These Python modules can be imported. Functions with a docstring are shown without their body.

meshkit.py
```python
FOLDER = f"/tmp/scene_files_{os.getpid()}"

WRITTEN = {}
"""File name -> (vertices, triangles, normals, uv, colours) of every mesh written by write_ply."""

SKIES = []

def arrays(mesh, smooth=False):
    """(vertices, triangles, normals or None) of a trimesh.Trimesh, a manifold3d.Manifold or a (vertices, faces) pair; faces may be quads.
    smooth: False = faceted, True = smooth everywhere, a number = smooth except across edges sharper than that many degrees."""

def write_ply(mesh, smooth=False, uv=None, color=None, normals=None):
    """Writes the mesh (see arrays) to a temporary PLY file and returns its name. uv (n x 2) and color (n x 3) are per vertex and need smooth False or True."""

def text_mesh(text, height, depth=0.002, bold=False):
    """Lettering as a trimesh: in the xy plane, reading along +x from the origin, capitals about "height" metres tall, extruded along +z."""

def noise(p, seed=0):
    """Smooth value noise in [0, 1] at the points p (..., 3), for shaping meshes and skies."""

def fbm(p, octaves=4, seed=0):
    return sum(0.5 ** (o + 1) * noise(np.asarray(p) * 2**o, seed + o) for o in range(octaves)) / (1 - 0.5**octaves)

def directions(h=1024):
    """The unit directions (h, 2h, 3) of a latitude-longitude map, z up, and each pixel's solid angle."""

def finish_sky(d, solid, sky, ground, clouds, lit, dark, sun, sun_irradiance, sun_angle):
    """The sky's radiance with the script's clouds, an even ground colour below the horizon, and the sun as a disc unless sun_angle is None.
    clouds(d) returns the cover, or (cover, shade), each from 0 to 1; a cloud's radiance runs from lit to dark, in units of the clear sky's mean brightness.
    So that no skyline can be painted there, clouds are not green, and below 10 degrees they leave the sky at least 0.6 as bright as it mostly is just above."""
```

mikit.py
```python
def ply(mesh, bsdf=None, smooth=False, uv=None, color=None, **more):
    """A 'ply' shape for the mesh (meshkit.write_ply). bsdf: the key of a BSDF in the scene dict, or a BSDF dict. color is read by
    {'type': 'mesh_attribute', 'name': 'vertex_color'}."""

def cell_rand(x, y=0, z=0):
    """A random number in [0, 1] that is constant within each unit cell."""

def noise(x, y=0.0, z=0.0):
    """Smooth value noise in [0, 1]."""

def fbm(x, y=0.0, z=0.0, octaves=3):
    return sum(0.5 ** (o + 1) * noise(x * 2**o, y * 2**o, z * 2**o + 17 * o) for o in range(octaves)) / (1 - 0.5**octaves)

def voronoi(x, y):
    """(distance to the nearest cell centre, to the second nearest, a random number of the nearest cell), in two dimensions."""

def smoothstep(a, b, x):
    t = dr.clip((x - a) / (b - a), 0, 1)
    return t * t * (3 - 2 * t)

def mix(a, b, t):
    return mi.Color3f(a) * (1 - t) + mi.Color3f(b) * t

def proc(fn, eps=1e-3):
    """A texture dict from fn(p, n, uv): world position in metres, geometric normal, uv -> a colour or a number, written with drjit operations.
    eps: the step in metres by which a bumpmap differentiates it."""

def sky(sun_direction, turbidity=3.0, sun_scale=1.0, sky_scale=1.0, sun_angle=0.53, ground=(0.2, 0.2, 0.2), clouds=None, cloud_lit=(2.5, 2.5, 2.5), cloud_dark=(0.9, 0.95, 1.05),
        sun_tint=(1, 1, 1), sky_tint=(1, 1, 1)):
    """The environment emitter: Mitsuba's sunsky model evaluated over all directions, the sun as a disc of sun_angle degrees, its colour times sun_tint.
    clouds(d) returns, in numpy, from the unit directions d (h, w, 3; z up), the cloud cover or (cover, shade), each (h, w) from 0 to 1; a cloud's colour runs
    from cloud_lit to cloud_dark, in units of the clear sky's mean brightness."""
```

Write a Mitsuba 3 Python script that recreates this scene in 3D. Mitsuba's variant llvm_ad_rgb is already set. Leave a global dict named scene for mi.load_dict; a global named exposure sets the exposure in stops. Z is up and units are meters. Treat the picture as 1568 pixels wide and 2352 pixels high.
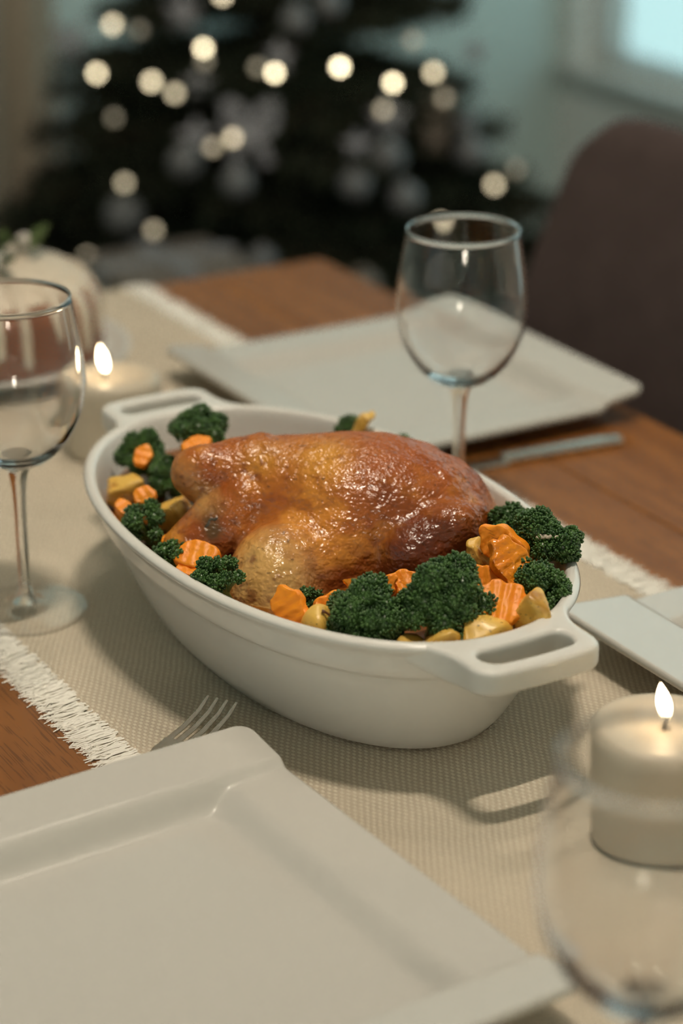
import math, random
import numpy as np, trimesh, manifold3d, drjit as dr, mitsuba as mi
import mikit, meshkit
from mikit import proc, noise, fbm, voronoi, cell_rand, smoothstep, mix
from scipy.spatial import ConvexHull
from scipy.interpolate import PchipInterpolator

# World: x and y along the room's and the table's sides, z up, floor at z = 0, camera above (0, 0).
rng = np.random.default_rng(7)
T = mi.ScalarTransform4f
scene, labels = {}, {}
TT = 0.75                                   # table top
exposure = 0.0

# ---------------------------------------------------------------- camera
PITCH = math.radians(22.6)
HX, HY = 0.5051, 0.8631
CP, SP = math.cos(PITCH), math.sin(PITCH)
eye = [0, 0, TT + 0.61]
scene['camera'] = {
    'type': 'thinlens', 'fov': 2 * math.degrees(math.atan(784 / 5300)), 'fov_axis': 'x',
    'aperture_radius': 0.0115, 'focus_distance': 1.275, 'near_clip': 0.05, 'far_clip': 60.0,
    'to_world': T().look_at(origin=eye, target=[HX * CP, HY * CP, eye[2] - SP], up=[0, 0, 1])}

# ---------------------------------------------------------------- light
LAMP = np.array([.600, .860, 2.43])         # row of four bulbs under the ceiling, above the dish
LAMP_RGB = [x * 1180 for x in (1.0, 0.88, 0.71)]
LAMP2 = np.array([1.00, 1.72, 2.43])         # a smaller one further back
FILL_LAMP_RGB = [x * 25 for x in (1.0, 0.86, 0.68)]   # added fill lamp behind the camera, brightens the dish front
BULB_R = 0.018
WINDOW_RIGHT_RGB = [0.46, 0.75, 0.77]       # dusk behind the sheer blind of the window in view
WINDOW_LEFT_RGB = [0.16, 0.20, 0.22]        # dusk behind the window on the camera's left
FLAME_RGB = [18, 13.5, 8]
FAIRY_RGB = np.array([7.6, 6.3, 4.1])

def emit(rgb, w=1.0):
    return {'type': 'area', 'radiance': {'type': 'rgb', 'value': [float(x) for x in rgb]}, 'sampling_weight': float(w)}

# ---------------------------------------------------------------- helpers
def say(key, label=None, cat=None, group=None, kind=None):
    d = {}
    if label: d['label'] = label
    if cat: d['category'] = cat
    if group: d['group'] = group
    if kind: d['kind'] = kind
    labels[key] = d

COUNT = {}
def key_of(name):
    n = COUNT.get(name, 0); COUNT[name] = n + 1
    return name if n == 0 else f'{name}_{n:03d}'

def thing(name, label, cat, group=None):
    k = key_of(name); say(k, label, cat, group); return k

def part(parent, name, shape, label=None, kind=None):
    k = key_of(f'{parent}__{name}')
    scene[k] = shape
    if label or kind: say(k, label, kind=kind)
    return k

def struct(name, shape):
    scene[name] = shape; say(name, kind='structure')

def cat(meshes): return trimesh.util.concatenate(list(meshes))

def box(x0, y0, z0, x1, y1, z1):
    m = trimesh.creation.box([x1 - x0, y1 - y0, z1 - z0]); m.apply_translation([(x0 + x1) / 2, (y0 + y1) / 2, (z0 + z1) / 2]); return m

def rbox(x0, y0, z0, x1, y1, z1, r, sub=2):
    s = trimesh.creation.icosphere(sub, r).vertices
    c = np.array([[x, y, z] for x in (x0 + r, x1 - r) for y in (y0 + r, y1 - r) for z in (z0 + r, z1 - r)])
    p = (c[:, None] + s[None]).reshape(-1, 3)
    return trimesh.Trimesh(p).convex_hull

def lathe(prof, n=64, close=False):
    """revolve (r, z) points; open profile unless close"""
    prof = np.asarray(prof, float); k = len(prof)
    a = np.arange(n) / n * 2 * np.pi
    v = np.stack([prof[:, 0][:, None] * np.cos(a), prof[:, 0][:, None] * np.sin(a), np.repeat(prof[:, 1][:, None], n, 1)], -1).reshape(-1, 3)
    f = []
    for i in range(k if close else k - 1):
        j = (i + 1) % k
        A = i * n + np.arange(n); B = i * n + (np.arange(n) + 1) % n; C = j * n + (np.arange(n) + 1) % n; D = j * n + np.arange(n)
        f.append(np.stack([A, B, C], 1)); f.append(np.stack([A, C, D], 1))
    m = trimesh.Trimesh(v, np.vstack(f), process=False)
    m.merge_vertices(); m.update_faces(m.nondegenerate_faces()); m.remove_unreferenced_vertices()
    return m

def spline(pts, n):
    pts = np.asarray(pts, float); t = np.r_[0, np.cumsum(np.linalg.norm(np.diff(pts, axis=0), axis=1))]
    return PchipInterpolator(t, pts)(np.linspace(0, t[-1], n))

def tube(pts, radii, sides=8):
    p = np.asarray(pts, float); k = len(p); radii = np.broadcast_to(radii, k)
    t = np.gradient(p, axis=0); t /= np.linalg.norm(t, axis=1, keepdims=True) + 1e-12
    ref = np.array([0, 0, 1.0]) if abs(t[0, 2]) < .9 else np.array([1.0, 0, 0])
    a = np.cross(t, ref); a /= np.linalg.norm(a, axis=1, keepdims=True) + 1e-12; b = np.cross(t, a)
    th = np.arange(sides) / sides * 2 * np.pi
    ring = p[:, None] + radii[:, None, None] * (np.cos(th)[None, :, None] * a[:, None] + np.sin(th)[None, :, None] * b[:, None])
    v = np.vstack([ring.reshape(-1, 3), p[:1], p[-1:]]); f = []
    for i in range(k - 1):
        for j in range(sides):
            j2 = (j + 1) % sides; A, B, C, D = i * sides + j, i * sides + j2, (i + 1) * sides + j2, (i + 1) * sides + j
            f += [[A, C, B], [A, D, C]]
    c0, c1 = k * sides, k * sides + 1
    for j in range(sides):
        j2 = (j + 1) % sides; f += [[c0, j, j2], [c1, (k - 1) * sides + j2, (k - 1) * sides + j]]
    m = trimesh.Trimesh(v, f, process=False); m.fix_normals(); return m

def at(m, loc=(0, 0, 0), rz=0.0, M=None):
    m = m.copy()
    if M is not None: m.apply_transform(M)
    if rz: m.apply_transform(trimesh.transformations.rotation_matrix(rz, [0, 0, 1]))
    m.apply_translation(loc); return m

def frame(zdir, spin=0.0):
    z = np.asarray(zdir, float); z = z / np.linalg.norm(z)
    x = np.cross([0.2, 1, 0.1], z); x /= np.linalg.norm(x); y = np.cross(z, x)
    c, s = math.cos(spin), math.sin(spin); M = np.eye(4)
    M[:3, 0], M[:3, 1], M[:3, 2] = c * x + s * y, -s * x + c * y, z
    return M

def surface_nets(F, org, h):
    nx, ny, nz = F.shape; s = F < 0
    acc = np.zeros((nx - 1, ny - 1, nz - 1, 3)); cnt = np.zeros((nx - 1, ny - 1, nz - 1))
    for ax in range(3):
        o1, o2 = [k for k in range(3) if k != ax]
        for d1 in (0, 1):
            for d2 in (0, 1):
                sl0 = [slice(0, -1)] * 3; sl1 = [slice(0, -1)] * 3
                for o, d in ((o1, d1), (o2, d2)):
                    sl0[o] = sl1[o] = slice(d, F.shape[o] - 1 + d)
                sl1[ax] = slice(1, None)
                a, b = F[tuple(sl0)], F[tuple(sl1)]; m = (a < 0) != (b < 0)
                t = np.where(m, a / np.where(m, a - b, 1), 0)
                acc[..., ax] += np.where(m, t, 0); acc[..., o1] += m * d1; acc[..., o2] += m * d2; cnt += m
    on = cnt > 0; idx = -np.ones(on.shape, int); idx[on] = np.arange(on.sum())
    v = (np.argwhere(on) + acc[on] / cnt[on][:, None]) * h + org
    f = []
    for ax in range(3):
        o1, o2 = [(1, 2), (2, 0), (0, 1)][ax]
        sl0 = [slice(None)] * 3; sl1 = [slice(None)] * 3; sl0[ax] = slice(0, -1); sl1[ax] = slice(1, None)
        c = s[tuple(sl0)] != s[tuple(sl1)]; e = np.argwhere(c); inside = s[tuple(sl0)][c]
        ok = (e[:, o1] > 0) & (e[:, o2] > 0) & (e[:, o1] < F.shape[o1] - 1) & (e[:, o2] < F.shape[o2] - 1); e, inside = e[ok], inside[ok]
        def g(d1, d2):
            q = e.copy(); q[:, o1] -= d1; q[:, o2] -= d2; return idx[q[:, 0], q[:, 1], q[:, 2]]
        A, B, C, D = g(1, 1), g(0, 1), g(0, 0), g(1, 0)
        q = np.where(inside[:, None], np.stack([A, B, C, D], 1), np.stack([D, C, B, A], 1))
        f += [q[:, [0, 1, 2]], q[:, [0, 2, 3]]]
    return v, np.vstack(f)

def vnormals(v, f):
    n = np.zeros_like(v); fn = np.cross(v[f[:, 1]] - v[f[:, 0]], v[f[:, 2]] - v[f[:, 0]])
    for k in range(3): np.add.at(n, f[:, k], fn)
    return n / np.maximum(np.linalg.norm(n, axis=1, keepdims=True), 1e-12)

def ply_n(v, f, n, color, bsdf):
    path = meshkit.write_ply((v, f), False, None, color, normals=n)
    return {'type': 'ply', 'filename': path, 'face_normals': False, 'bsdf': {'type': 'ref', 'id': bsdf}}

# ---------------------------------------------------------------- materials
def rgb(*c): return {'type': 'rgb', 'value': list(map(float, c))}
def mat(name, d): scene[name] = d; return name

def diffuse(name, c): return mat(name, {'type': 'twosided', 'bsdf': {'type': 'diffuse', 'reflectance': c if isinstance(c, dict) else rgb(*c)}})
def rough(name, c, alpha=.15, ior=1.49): return mat(name, {'type': 'twosided', 'bsdf': {'type': 'roughplastic', 'diffuse_reflectance': c if isinstance(c, dict) else rgb(*c), 'alpha': alpha, 'int_ior': ior, 'nonlinear': True}})

rough('mat_porcelain', (.735, .72, .69), .022, 1.5)
rough('mat_stoneware', (.84, .83, .805), .03, 1.5)
rough('mat_wax', (.72, .655, .555), .22, 1.42)
rough('mat_wick', (.03, .025, .02), .4)
rough('mat_lamp_metal', (.7, .7, .68), .2)
mat('mat_steel', {'type': 'twosided', 'bsdf': {'type': 'roughconductor', 'material': 'none', 'specular_reflectance': rgb(.90, .87, .82), 'alpha': .08}})
mat('mat_glass', {'type': 'dielectric', 'int_ior': 1.5})
mat('mat_glass_wall', {'type': 'thindielectric', 'int_ior': 1.5})

def board_colour(p, n, uv):
    i = dr.floor((p.x - 0.22) / 0.1167)
    t = cell_rand(i, 3.0, 1.0)
    sh = cell_rand(i, 8.0, 2.0) * 7
    wob = fbm(p.x * 9 + sh, p.y * 1.6 + sh, 2.0, 3)
    ring = 0.5 + 0.5 * dr.sin((p.x * 120 + wob * 26 + sh * 9))
    pores = smoothstep(.60, .78, noise(p.x * 1500 + sh, p.y * 60, 1.0))
    c = mix((.168, .057, .0115), (.250, .094, .0205), ring * .55 + t * .45)
    c = mix(c, (.120, .040, .010), smoothstep(.5, .9, fbm(p.x * 26 + sh, p.y * 2.5, 5.0, 3)) * .7)
    return mix(c, (.065, .022, .007), pores * .5)
mat('mat_oak', {'type': 'twosided', 'bsdf': {'type': 'principled', 'base_color': proc(board_colour), 'roughness': .42, 'specular': .4}})

PX, PY = 0.00192, 0.00328                   # thread spacing of the plain weave
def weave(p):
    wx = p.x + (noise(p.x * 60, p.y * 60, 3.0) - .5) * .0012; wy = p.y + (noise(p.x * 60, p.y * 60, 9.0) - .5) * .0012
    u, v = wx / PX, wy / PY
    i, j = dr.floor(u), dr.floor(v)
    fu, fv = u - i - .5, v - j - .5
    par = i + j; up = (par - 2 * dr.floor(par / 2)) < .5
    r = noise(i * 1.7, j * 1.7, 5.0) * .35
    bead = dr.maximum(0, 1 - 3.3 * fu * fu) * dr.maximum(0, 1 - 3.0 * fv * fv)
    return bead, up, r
def weave_h(p, n, uv):
    bead, up, r = weave(p)
    return dr.select(up, bead * (.8 + r), bead * .22)
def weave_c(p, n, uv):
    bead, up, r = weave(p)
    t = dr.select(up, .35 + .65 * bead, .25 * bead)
    c = mix((.47, .39, .295), (.77, .70, .575), t)  # gaps between the threads carry their shade in the colour
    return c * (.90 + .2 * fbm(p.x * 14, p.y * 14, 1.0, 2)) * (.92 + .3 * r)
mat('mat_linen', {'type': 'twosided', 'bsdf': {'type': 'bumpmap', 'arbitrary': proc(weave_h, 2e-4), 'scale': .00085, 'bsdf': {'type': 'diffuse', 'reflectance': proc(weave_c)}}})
diffuse('mat_fringe', (.84, .81, .74))

def skin_h(p, n, uv):
    a = fbm(p.x * 360, p.y * 360, p.z * 360, 2)
    b = noise(p.x * 820, p.y * 820, p.z * 820)
    return a + b * .30 + .5 * noise(p.x * 190, p.y * 190, p.z * 190)
mat('mat_skin', {'type': 'twosided', 'bsdf': {'type': 'bumpmap', 'arbitrary': proc(skin_h, 2.5e-4), 'scale': .00095, 'bsdf': {
    'type': 'principled', 'base_color': {'type': 'mesh_attribute', 'name': 'vertex_color'}, 'roughness': .24, 'specular': .45, 'clearcoat': .55, 'clearcoat_gloss': .97}}})

def green_c(p, n, uv):
    t = fbm(p.x * 260, p.y * 260, p.z * 260, 2); u = noise(p.x * 1300, p.y * 1300, p.z * 1300)
    return mix((.014, .044, .010), (.066, .145, .034), smoothstep(.25, .75, t) * .7 + u * .3)
mat('mat_buds', {'type': 'twosided', 'bsdf': {'type': 'principled', 'base_color': proc(green_c), 'roughness': .33, 'specular': .42}})
def stalk_c(p, n, uv): return mix((.075, .13, .03), (.17, .23, .06), fbm(p.x * 150, p.y * 150, p.z * 150, 2))
mat('mat_stalk', {'type': 'twosided', 'bsdf': {'type': 'principled', 'base_color': proc(stalk_c), 'roughness': .35, 'specular': .5}})
def carrot_c(p, n, uv): return mix((.78, .20, .008), (.92, .335, .016), fbm(p.x * 110, p.y * 110, p.z * 110, 3))
def wet_h(p, n, uv): return fbm(p.x * 500, p.y * 500, p.z * 500, 2)
mat('mat_carrot', {'type': 'twosided', 'bsdf': {'type': 'bumpmap', 'arbitrary': proc(wet_h, 3e-4), 'scale': .0003, 'bsdf': {
    'type': 'principled', 'base_color': proc(carrot_c), 'roughness': .42, 'specular': .4}}})
mat('mat_carrot_wet', {'type': 'twosided', 'bsdf': {'type': 'bumpmap', 'arbitrary': proc(wet_h, 3e-4), 'scale': .0007, 'bsdf': {
    'type': 'principled', 'base_color': proc(carrot_c), 'roughness': .15, 'specular': .6, 'clearcoat': .6, 'clearcoat_gloss': .95}}})
def potato_c(p, n, uv):
    c = mix((.62, .34, .045), (.76, .50, .125), fbm(p.x * 120, p.y * 120, p.z * 120, 3))
    c = mix(c, (.40, .17, .02), smoothstep(.62, .82, fbm(p.x * 60, p.y * 60 + 7, p.z * 60, 2)))
    sp = smoothstep(.84, .89, noise(p.x * 800, p.y * 800, p.z * 800)) * .8
    return mix(c, (.10, .055, .015), sp)
mat('mat_potato', {'type': 'twosided', 'bsdf': {'type': 'principled', 'base_color': proc(potato_c), 'roughness': .35, 'specular': .5}})
rough('mat_browned', (.24, .085, .018), .2)
rough('mat_herb', (.055, .040, .014), .3)
rough('mat_bone', (.62, .48, .30), .3)
def juice_c(p, n, uv): return mix((.20, .060, .008), (.42, .17, .025), fbm(p.x * 60, p.y * 60, 1.0, 3))
rough('mat_juices', proc(juice_c), .08)
rough('mat_garlic', (.75, .68, .58), .3)

def cake_c(p, n, uv): return mix((.34, .105, .030), (.46, .160, .048), fbm(p.x * 50, p.y * 50, p.z * 50, 3))
rough('mat_cake', proc(cake_c), .35)
rough('mat_icing', (.84, .77, .67), .18)
def leaf_c(p, n, uv): return mix((.035, .055, .02), (.085, .11, .05), noise(p.x * 90, p.y * 90, p.z * 90))
diffuse('mat_leaf', proc(leaf_c))
diffuse('mat_sugar', (.55, .52, .47))

def plum_c(p, n, uv): return mix((.044, .031, .030), (.064, .046, .044), fbm(p.x * 35, p.y * 35, p.z * 35, 3))
mat('mat_plum', {'type': 'twosided', 'bsdf': {'type': 'principled', 'base_color': proc(plum_c), 'roughness': .9, 'sheen': .1, 'specular': .2}})
rough('mat_dark_wood', (.06, .035, .022), .25)

def needle_c(p, n, uv): return mix((.020, .026, .020), (.042, .050, .033), noise(p.x * 40, p.y * 40, p.z * 40))
diffuse('mat_needles', proc(needle_c))
diffuse('mat_bark', (.045, .030, .020))
rough('mat_silver', (.24, .255, .27), .25)
rough('mat_champagne', (.26, .22, .18), .25)
rough('mat_ribbon', (.46, .47, .51), .3)
diffuse('mat_cable', (.012, .018, .012))
rough('mat_gift', (.30, .265, .235), .4)
rough('mat_gift_ribbon', (.42, .43, .45), .25)

def plaster(c, k):
    def fn(p, n, uv): return mi.Color3f(c) * (.96 + .08 * fbm(p.x * 5 + k, p.y * 5, p.z * 5, 3))
    return proc(fn)
diffuse('mat_wall_grey', plaster((.74, .78, .77), 1.0))
diffuse('mat_wall_warm', plaster((.54, .68, .68), 2.0))
diffuse('mat_ceiling', (.36, .35, .33))
def floor_c(p, n, uv):
    i = dr.floor(p.x / .14); y = p.y + cell_rand(i, 1.0, 0.0) * 1.2; j = dr.floor(y / 1.2)
    g = fbm(p.x * 40 + cell_rand(i, j, 2.0) * 9, p.y * 3, 0.0, 3)
    return mix((.17, .10, .06), (.30, .19, .12), g * .6 + cell_rand(i, j, 4.0) * .4)
rough('mat_floor', proc(floor_c), .2)
rough('mat_white_paint', (.68, .68, .66), .2)
diffuse('mat_blind', (.5, .55, .55))
diffuse('mat_curtain', (.36, .315, .25))

# ---------------------------------------------------------------- room
X0, X1, Y0, Y1, ZC = -1.9, 2.5, -2.2, 3.47, 2.6
struct('floor', mikit.ply(box(X0 - .1, Y0 - .1, -.1, X1 + .1, Y1 + .1, 0), 'mat_floor'))
struct('ceiling', mikit.ply(box(X0 - .1, Y0 - .1, ZC, X1 + .1, Y1 + .1, ZC + .1), 'mat_ceiling'))
struct('wall_back', mikit.ply(box(X0 - .1, Y1, 0, X1 + .1, Y1 + .1, ZC), 'mat_wall_warm'))
struct('wall_front', mikit.ply(box(X0 - .1, Y0 - .1, 0, X1 + .1, Y0, ZC), 'mat_wall_warm'))

def wall_with_window(name, x0, x1, wy0, wy1, wz0, wz1, m):
    struct(name, mikit.ply(cat([box(x0, Y0, 0, x1, Y1, wz0), box(x0, Y0, wz1, x1, Y1, ZC), box(x0, Y0, wz0, x1, wy0, wz1), box(x0, wy1, wz0, x1, Y1, wz1)]), m))
def window(n, xin, xout, wy0, wy1, wz0, wz1, colour, w, b=.05):
    """frame bars, sill, pane and a lit sheer blind behind the pane"""
    s = 1 if xout > xin else -1; xm = (xin + xout) / 2
    def bx(y0, z0, y1, z1, d=.025): return box(xm - d, y0, z0, xm + d, y1, z1)
    name = f'window_{n}'
    struct(name, mikit.ply(cat([bx(wy0, wz0, wy1, wz0 + b), bx(wy0, wz1 - b, wy1, wz1), bx(wy0, wz0 + b, wy0 + b, wz1 - b), bx(wy1 - b, wz0 + b, wy1, wz1 - b),
                                bx((wy0 + wy1) / 2 - b / 2, wz0 + b, (wy0 + wy1) / 2 + b / 2, wz1 - b)]), 'mat_white_paint'))
    part(name, 'sill', mikit.ply(box(min(xin - s * .03, xm), wy0 - .03, wz0 - .015, max(xin - s * .03, xm), min(wy1 + .03, Y1), wz0), 'mat_white_paint'))
    q = np.array([[xm, wy0 + b, wz0 + b], [xm, wy1 - b, wz0 + b], [xm, wy1 - b, wz1 - b], [xm, wy0 + b, wz1 - b]])
    part(name, 'pane', mikit.ply((q, np.array([[0, 1, 2], [0, 2, 3]])), 'mat_glass_wall'))
    q2 = q + [s * .035, 0, 0]; f = np.array([[0, 1, 2], [0, 2, 3]]) if s < 0 else np.array([[0, 2, 1], [0, 3, 2]])
    part(name, 'sheer_blind', mikit.ply((q2, f), 'mat_blind', emitter=emit(colour, w)), 'pale blue sheer blind lit by dusk')
RW = (1.1, 3.42, .49, 2.35)
LW = (0.2, 2.0, .85, 2.2)
wall_with_window('wall_right', X1, X1 + .12, *RW, 'mat_wall_grey')
window(1, X1, X1 + .12, *RW, WINDOW_RIGHT_RGB, 3, .022)
wall_with_window('wall_left', X0 - .12, X0, *LW, 'mat_wall_warm')
window(2, X0, X0 - .12, *LW, WINDOW_LEFT_RGB, 3)
struct('baseboard_back', mikit.ply(box(X0, Y1 - .015, 0, X1, Y1, .08), 'mat_white_paint'))
struct('baseboard_right', mikit.ply(box(X1 - .015, Y0, 0, X1, Y1 - .015, .08), 'mat_white_paint'))

def ceiling_lamp(L, rgb_, w, label, r=BULB_R, step=.05):
    k = thing('ceiling_lamp', label, 'lamp')
    part(k, 'canopy', mikit.ply(rbox(L[0] - .045 - 1.5 * step, L[1] - .04, ZC - .035, L[0] + .045 + 1.5 * step, L[1] + .04, ZC, .012), 'mat_lamp_metal', 30))
    for dx in (-1.5 * step, -.5 * step, .5 * step, 1.5 * step):
        c = L + [dx, 0, 0]
        h = part(k, 'lamp_socket', mikit.ply(at(lathe([(0, .02), (.014, .02), (.018, .025), (.019, .138), (0, .138)], 24), c), 'mat_lamp_metal', 30))
        part(h, 'bulb', mikit.ply(at(trimesh.creation.icosphere(2, r), c + [0, 0, .020 - r * .8]), 'mat_white_paint', True, emitter=emit(rgb_, w)))
ceiling_lamp(LAMP, LAMP_RGB, 6, 'white ceiling lamp with four round bulbs above the baking dish')
ceiling_lamp(LAMP2, LAMP_RGB, 4, 'white ceiling lamp with four tiny bulbs in front of the christmas tree', .0105, .09)
k = thing('added_fill_lamp', 'added fill lamp with a glowing drum shade, unseen behind the camera', 'lamp')
part(k, 'base', mikit.ply(at(lathe([(0, 0), (.14, 0), (.14, .015), (.02, .03), (0, .03)], 32), (-.75, -1.5, 0)), 'mat_lamp_metal', 30))
part(k, 'pole', mikit.ply(at(tube([(0, 0, .02), (0, 0, 1.45)], .012, 10), (-.75, -1.5, 0)), 'mat_lamp_metal', 30))
part(k, 'shade', mikit.ply(at(lathe([(.20, 1.13), (.17, 1.45)], 40), (-.75, -1.5, 0)), 'mat_blind', True, emitter=emit(FILL_LAMP_RGB, 4)), 'glowing drum shade of the added fill lamp')

k = thing('curtain', 'beige floor length curtain hanging at the back left beside the christmas tree', 'curtain')
cx_ = np.linspace(.55, 1.47, 180); cz_ = np.linspace(.02, 2.35, 12)
fold = .022 * np.sin(cx_ * 74) + .010 * np.sin(cx_ * 31 + 1)
CV = np.array([[x, Y1 - .075 + f_ * (1 - .25 * z / 2.35), z] for z in cz_ for x, f_ in zip(cx_, fold)])
part(k, 'fabric', mikit.ply(trimesh.Trimesh(CV, np.vstack([[[r * 180 + c, r * 180 + c + 1, (r + 1) * 180 + c + 1], [r * 180 + c, (r + 1) * 180 + c + 1, (r + 1) * 180 + c]] for r in range(11) for c in range(179)]), process=False), 'mat_curtain', True))
part(k, 'rail', mikit.ply(tube([(.45, Y1 - .075, 2.37), (1.55, Y1 - .075, 2.37)], .014, 12), 'mat_lamp_metal', True))

# ---------------------------------------------------------------- dining table
TX0, TX1, TY0, TY1 = .22, 1.037, -.30, 1.81
tab = thing('dining_table', 'long oak dining table of wide boards under the pale runner', 'table')
nb = 7; bw = (TX1 - TX0) / nb
for i in range(nb):
    part(tab, 'board', mikit.ply(rbox(TX0 + i * bw + .0003, TY0, TT - .03, TX0 + (i + 1) * bw - .0003, TY1, TT, .0022, 1), 'mat_oak', 30))
part(tab, 'apron', mikit.ply(cat([box(TX0 + .06, TY0 + .08, TT - .11, TX0 + .08, TY1 - .08, TT - .03), box(TX1 - .08, TY0 + .08, TT - .11, TX1 - .06, TY1 - .08, TT - .03),
                                  box(TX0 + .08, TY0 + .08, TT - .11, TX1 - .08, TY0 + .1, TT - .03), box(TX0 + .08, TY1 - .1, TT - .11, TX1 - .08, TY1 - .08, TT - .03)]), 'mat_oak'))
for x in (TX0 + .09, TX1 - .09):
    for y in (TY0 + .11, TY1 - .11):
        part(tab, 'leg', mikit.ply(rbox(x - .035, y - .035, 0, x + .035, y + .035, TT - .03, .005, 1), 'mat_oak', 30))

# ---------------------------------------------------------------- runner
RX0, RX1 = .4645, .835
run = thing('table_runner', 'woven beige linen table runner with frayed white edges along the table', 'table runner')
ny = 340
ys = np.r_[np.linspace(TY0 + .05, TY1 + .002, ny), [TY1 + .006] * 8]
zs = np.r_[np.full(ny, 0.0), np.linspace(-.003, -.16, 8)]
zs[:ny] -= np.clip(ys[:ny] - TY1 + .004, 0, 1) * .2
xs = np.linspace(RX0, RX1, 60)
XX, YY = np.meshgrid(xs, ys); ZZ = np.repeat(zs[:, None], len(xs), 1)
ripple = (meshkit.fbm(np.stack([XX * 9, YY * 5, 0 * XX], -1), 3, 4) - .3)
base = TT + .0016 + np.clip(ripple, 0, 1) * .0008
top = np.stack([XX, YY, base + ZZ], -1).reshape(-1, 3)
def grid_faces(r, c):
    i = np.arange(r * c).reshape(r, c); A, B, C, D = i[:-1, :-1], i[:-1, 1:], i[1:, 1:], i[1:, :-1]
    return np.vstack([np.stack([A, B, C], -1).reshape(-1, 3), np.stack([A, C, D], -1).reshape(-1, 3)])
fr = grid_faces(len(ys), len(xs)); under = top.copy(); under[:, 2] -= .0014
part(run, 'cloth', mikit.ply(trimesh.Trimesh(np.vstack([top, under]), np.vstack([fr, fr[:, ::-1] + len(top)]), process=False), 'mat_linen', True))
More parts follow.
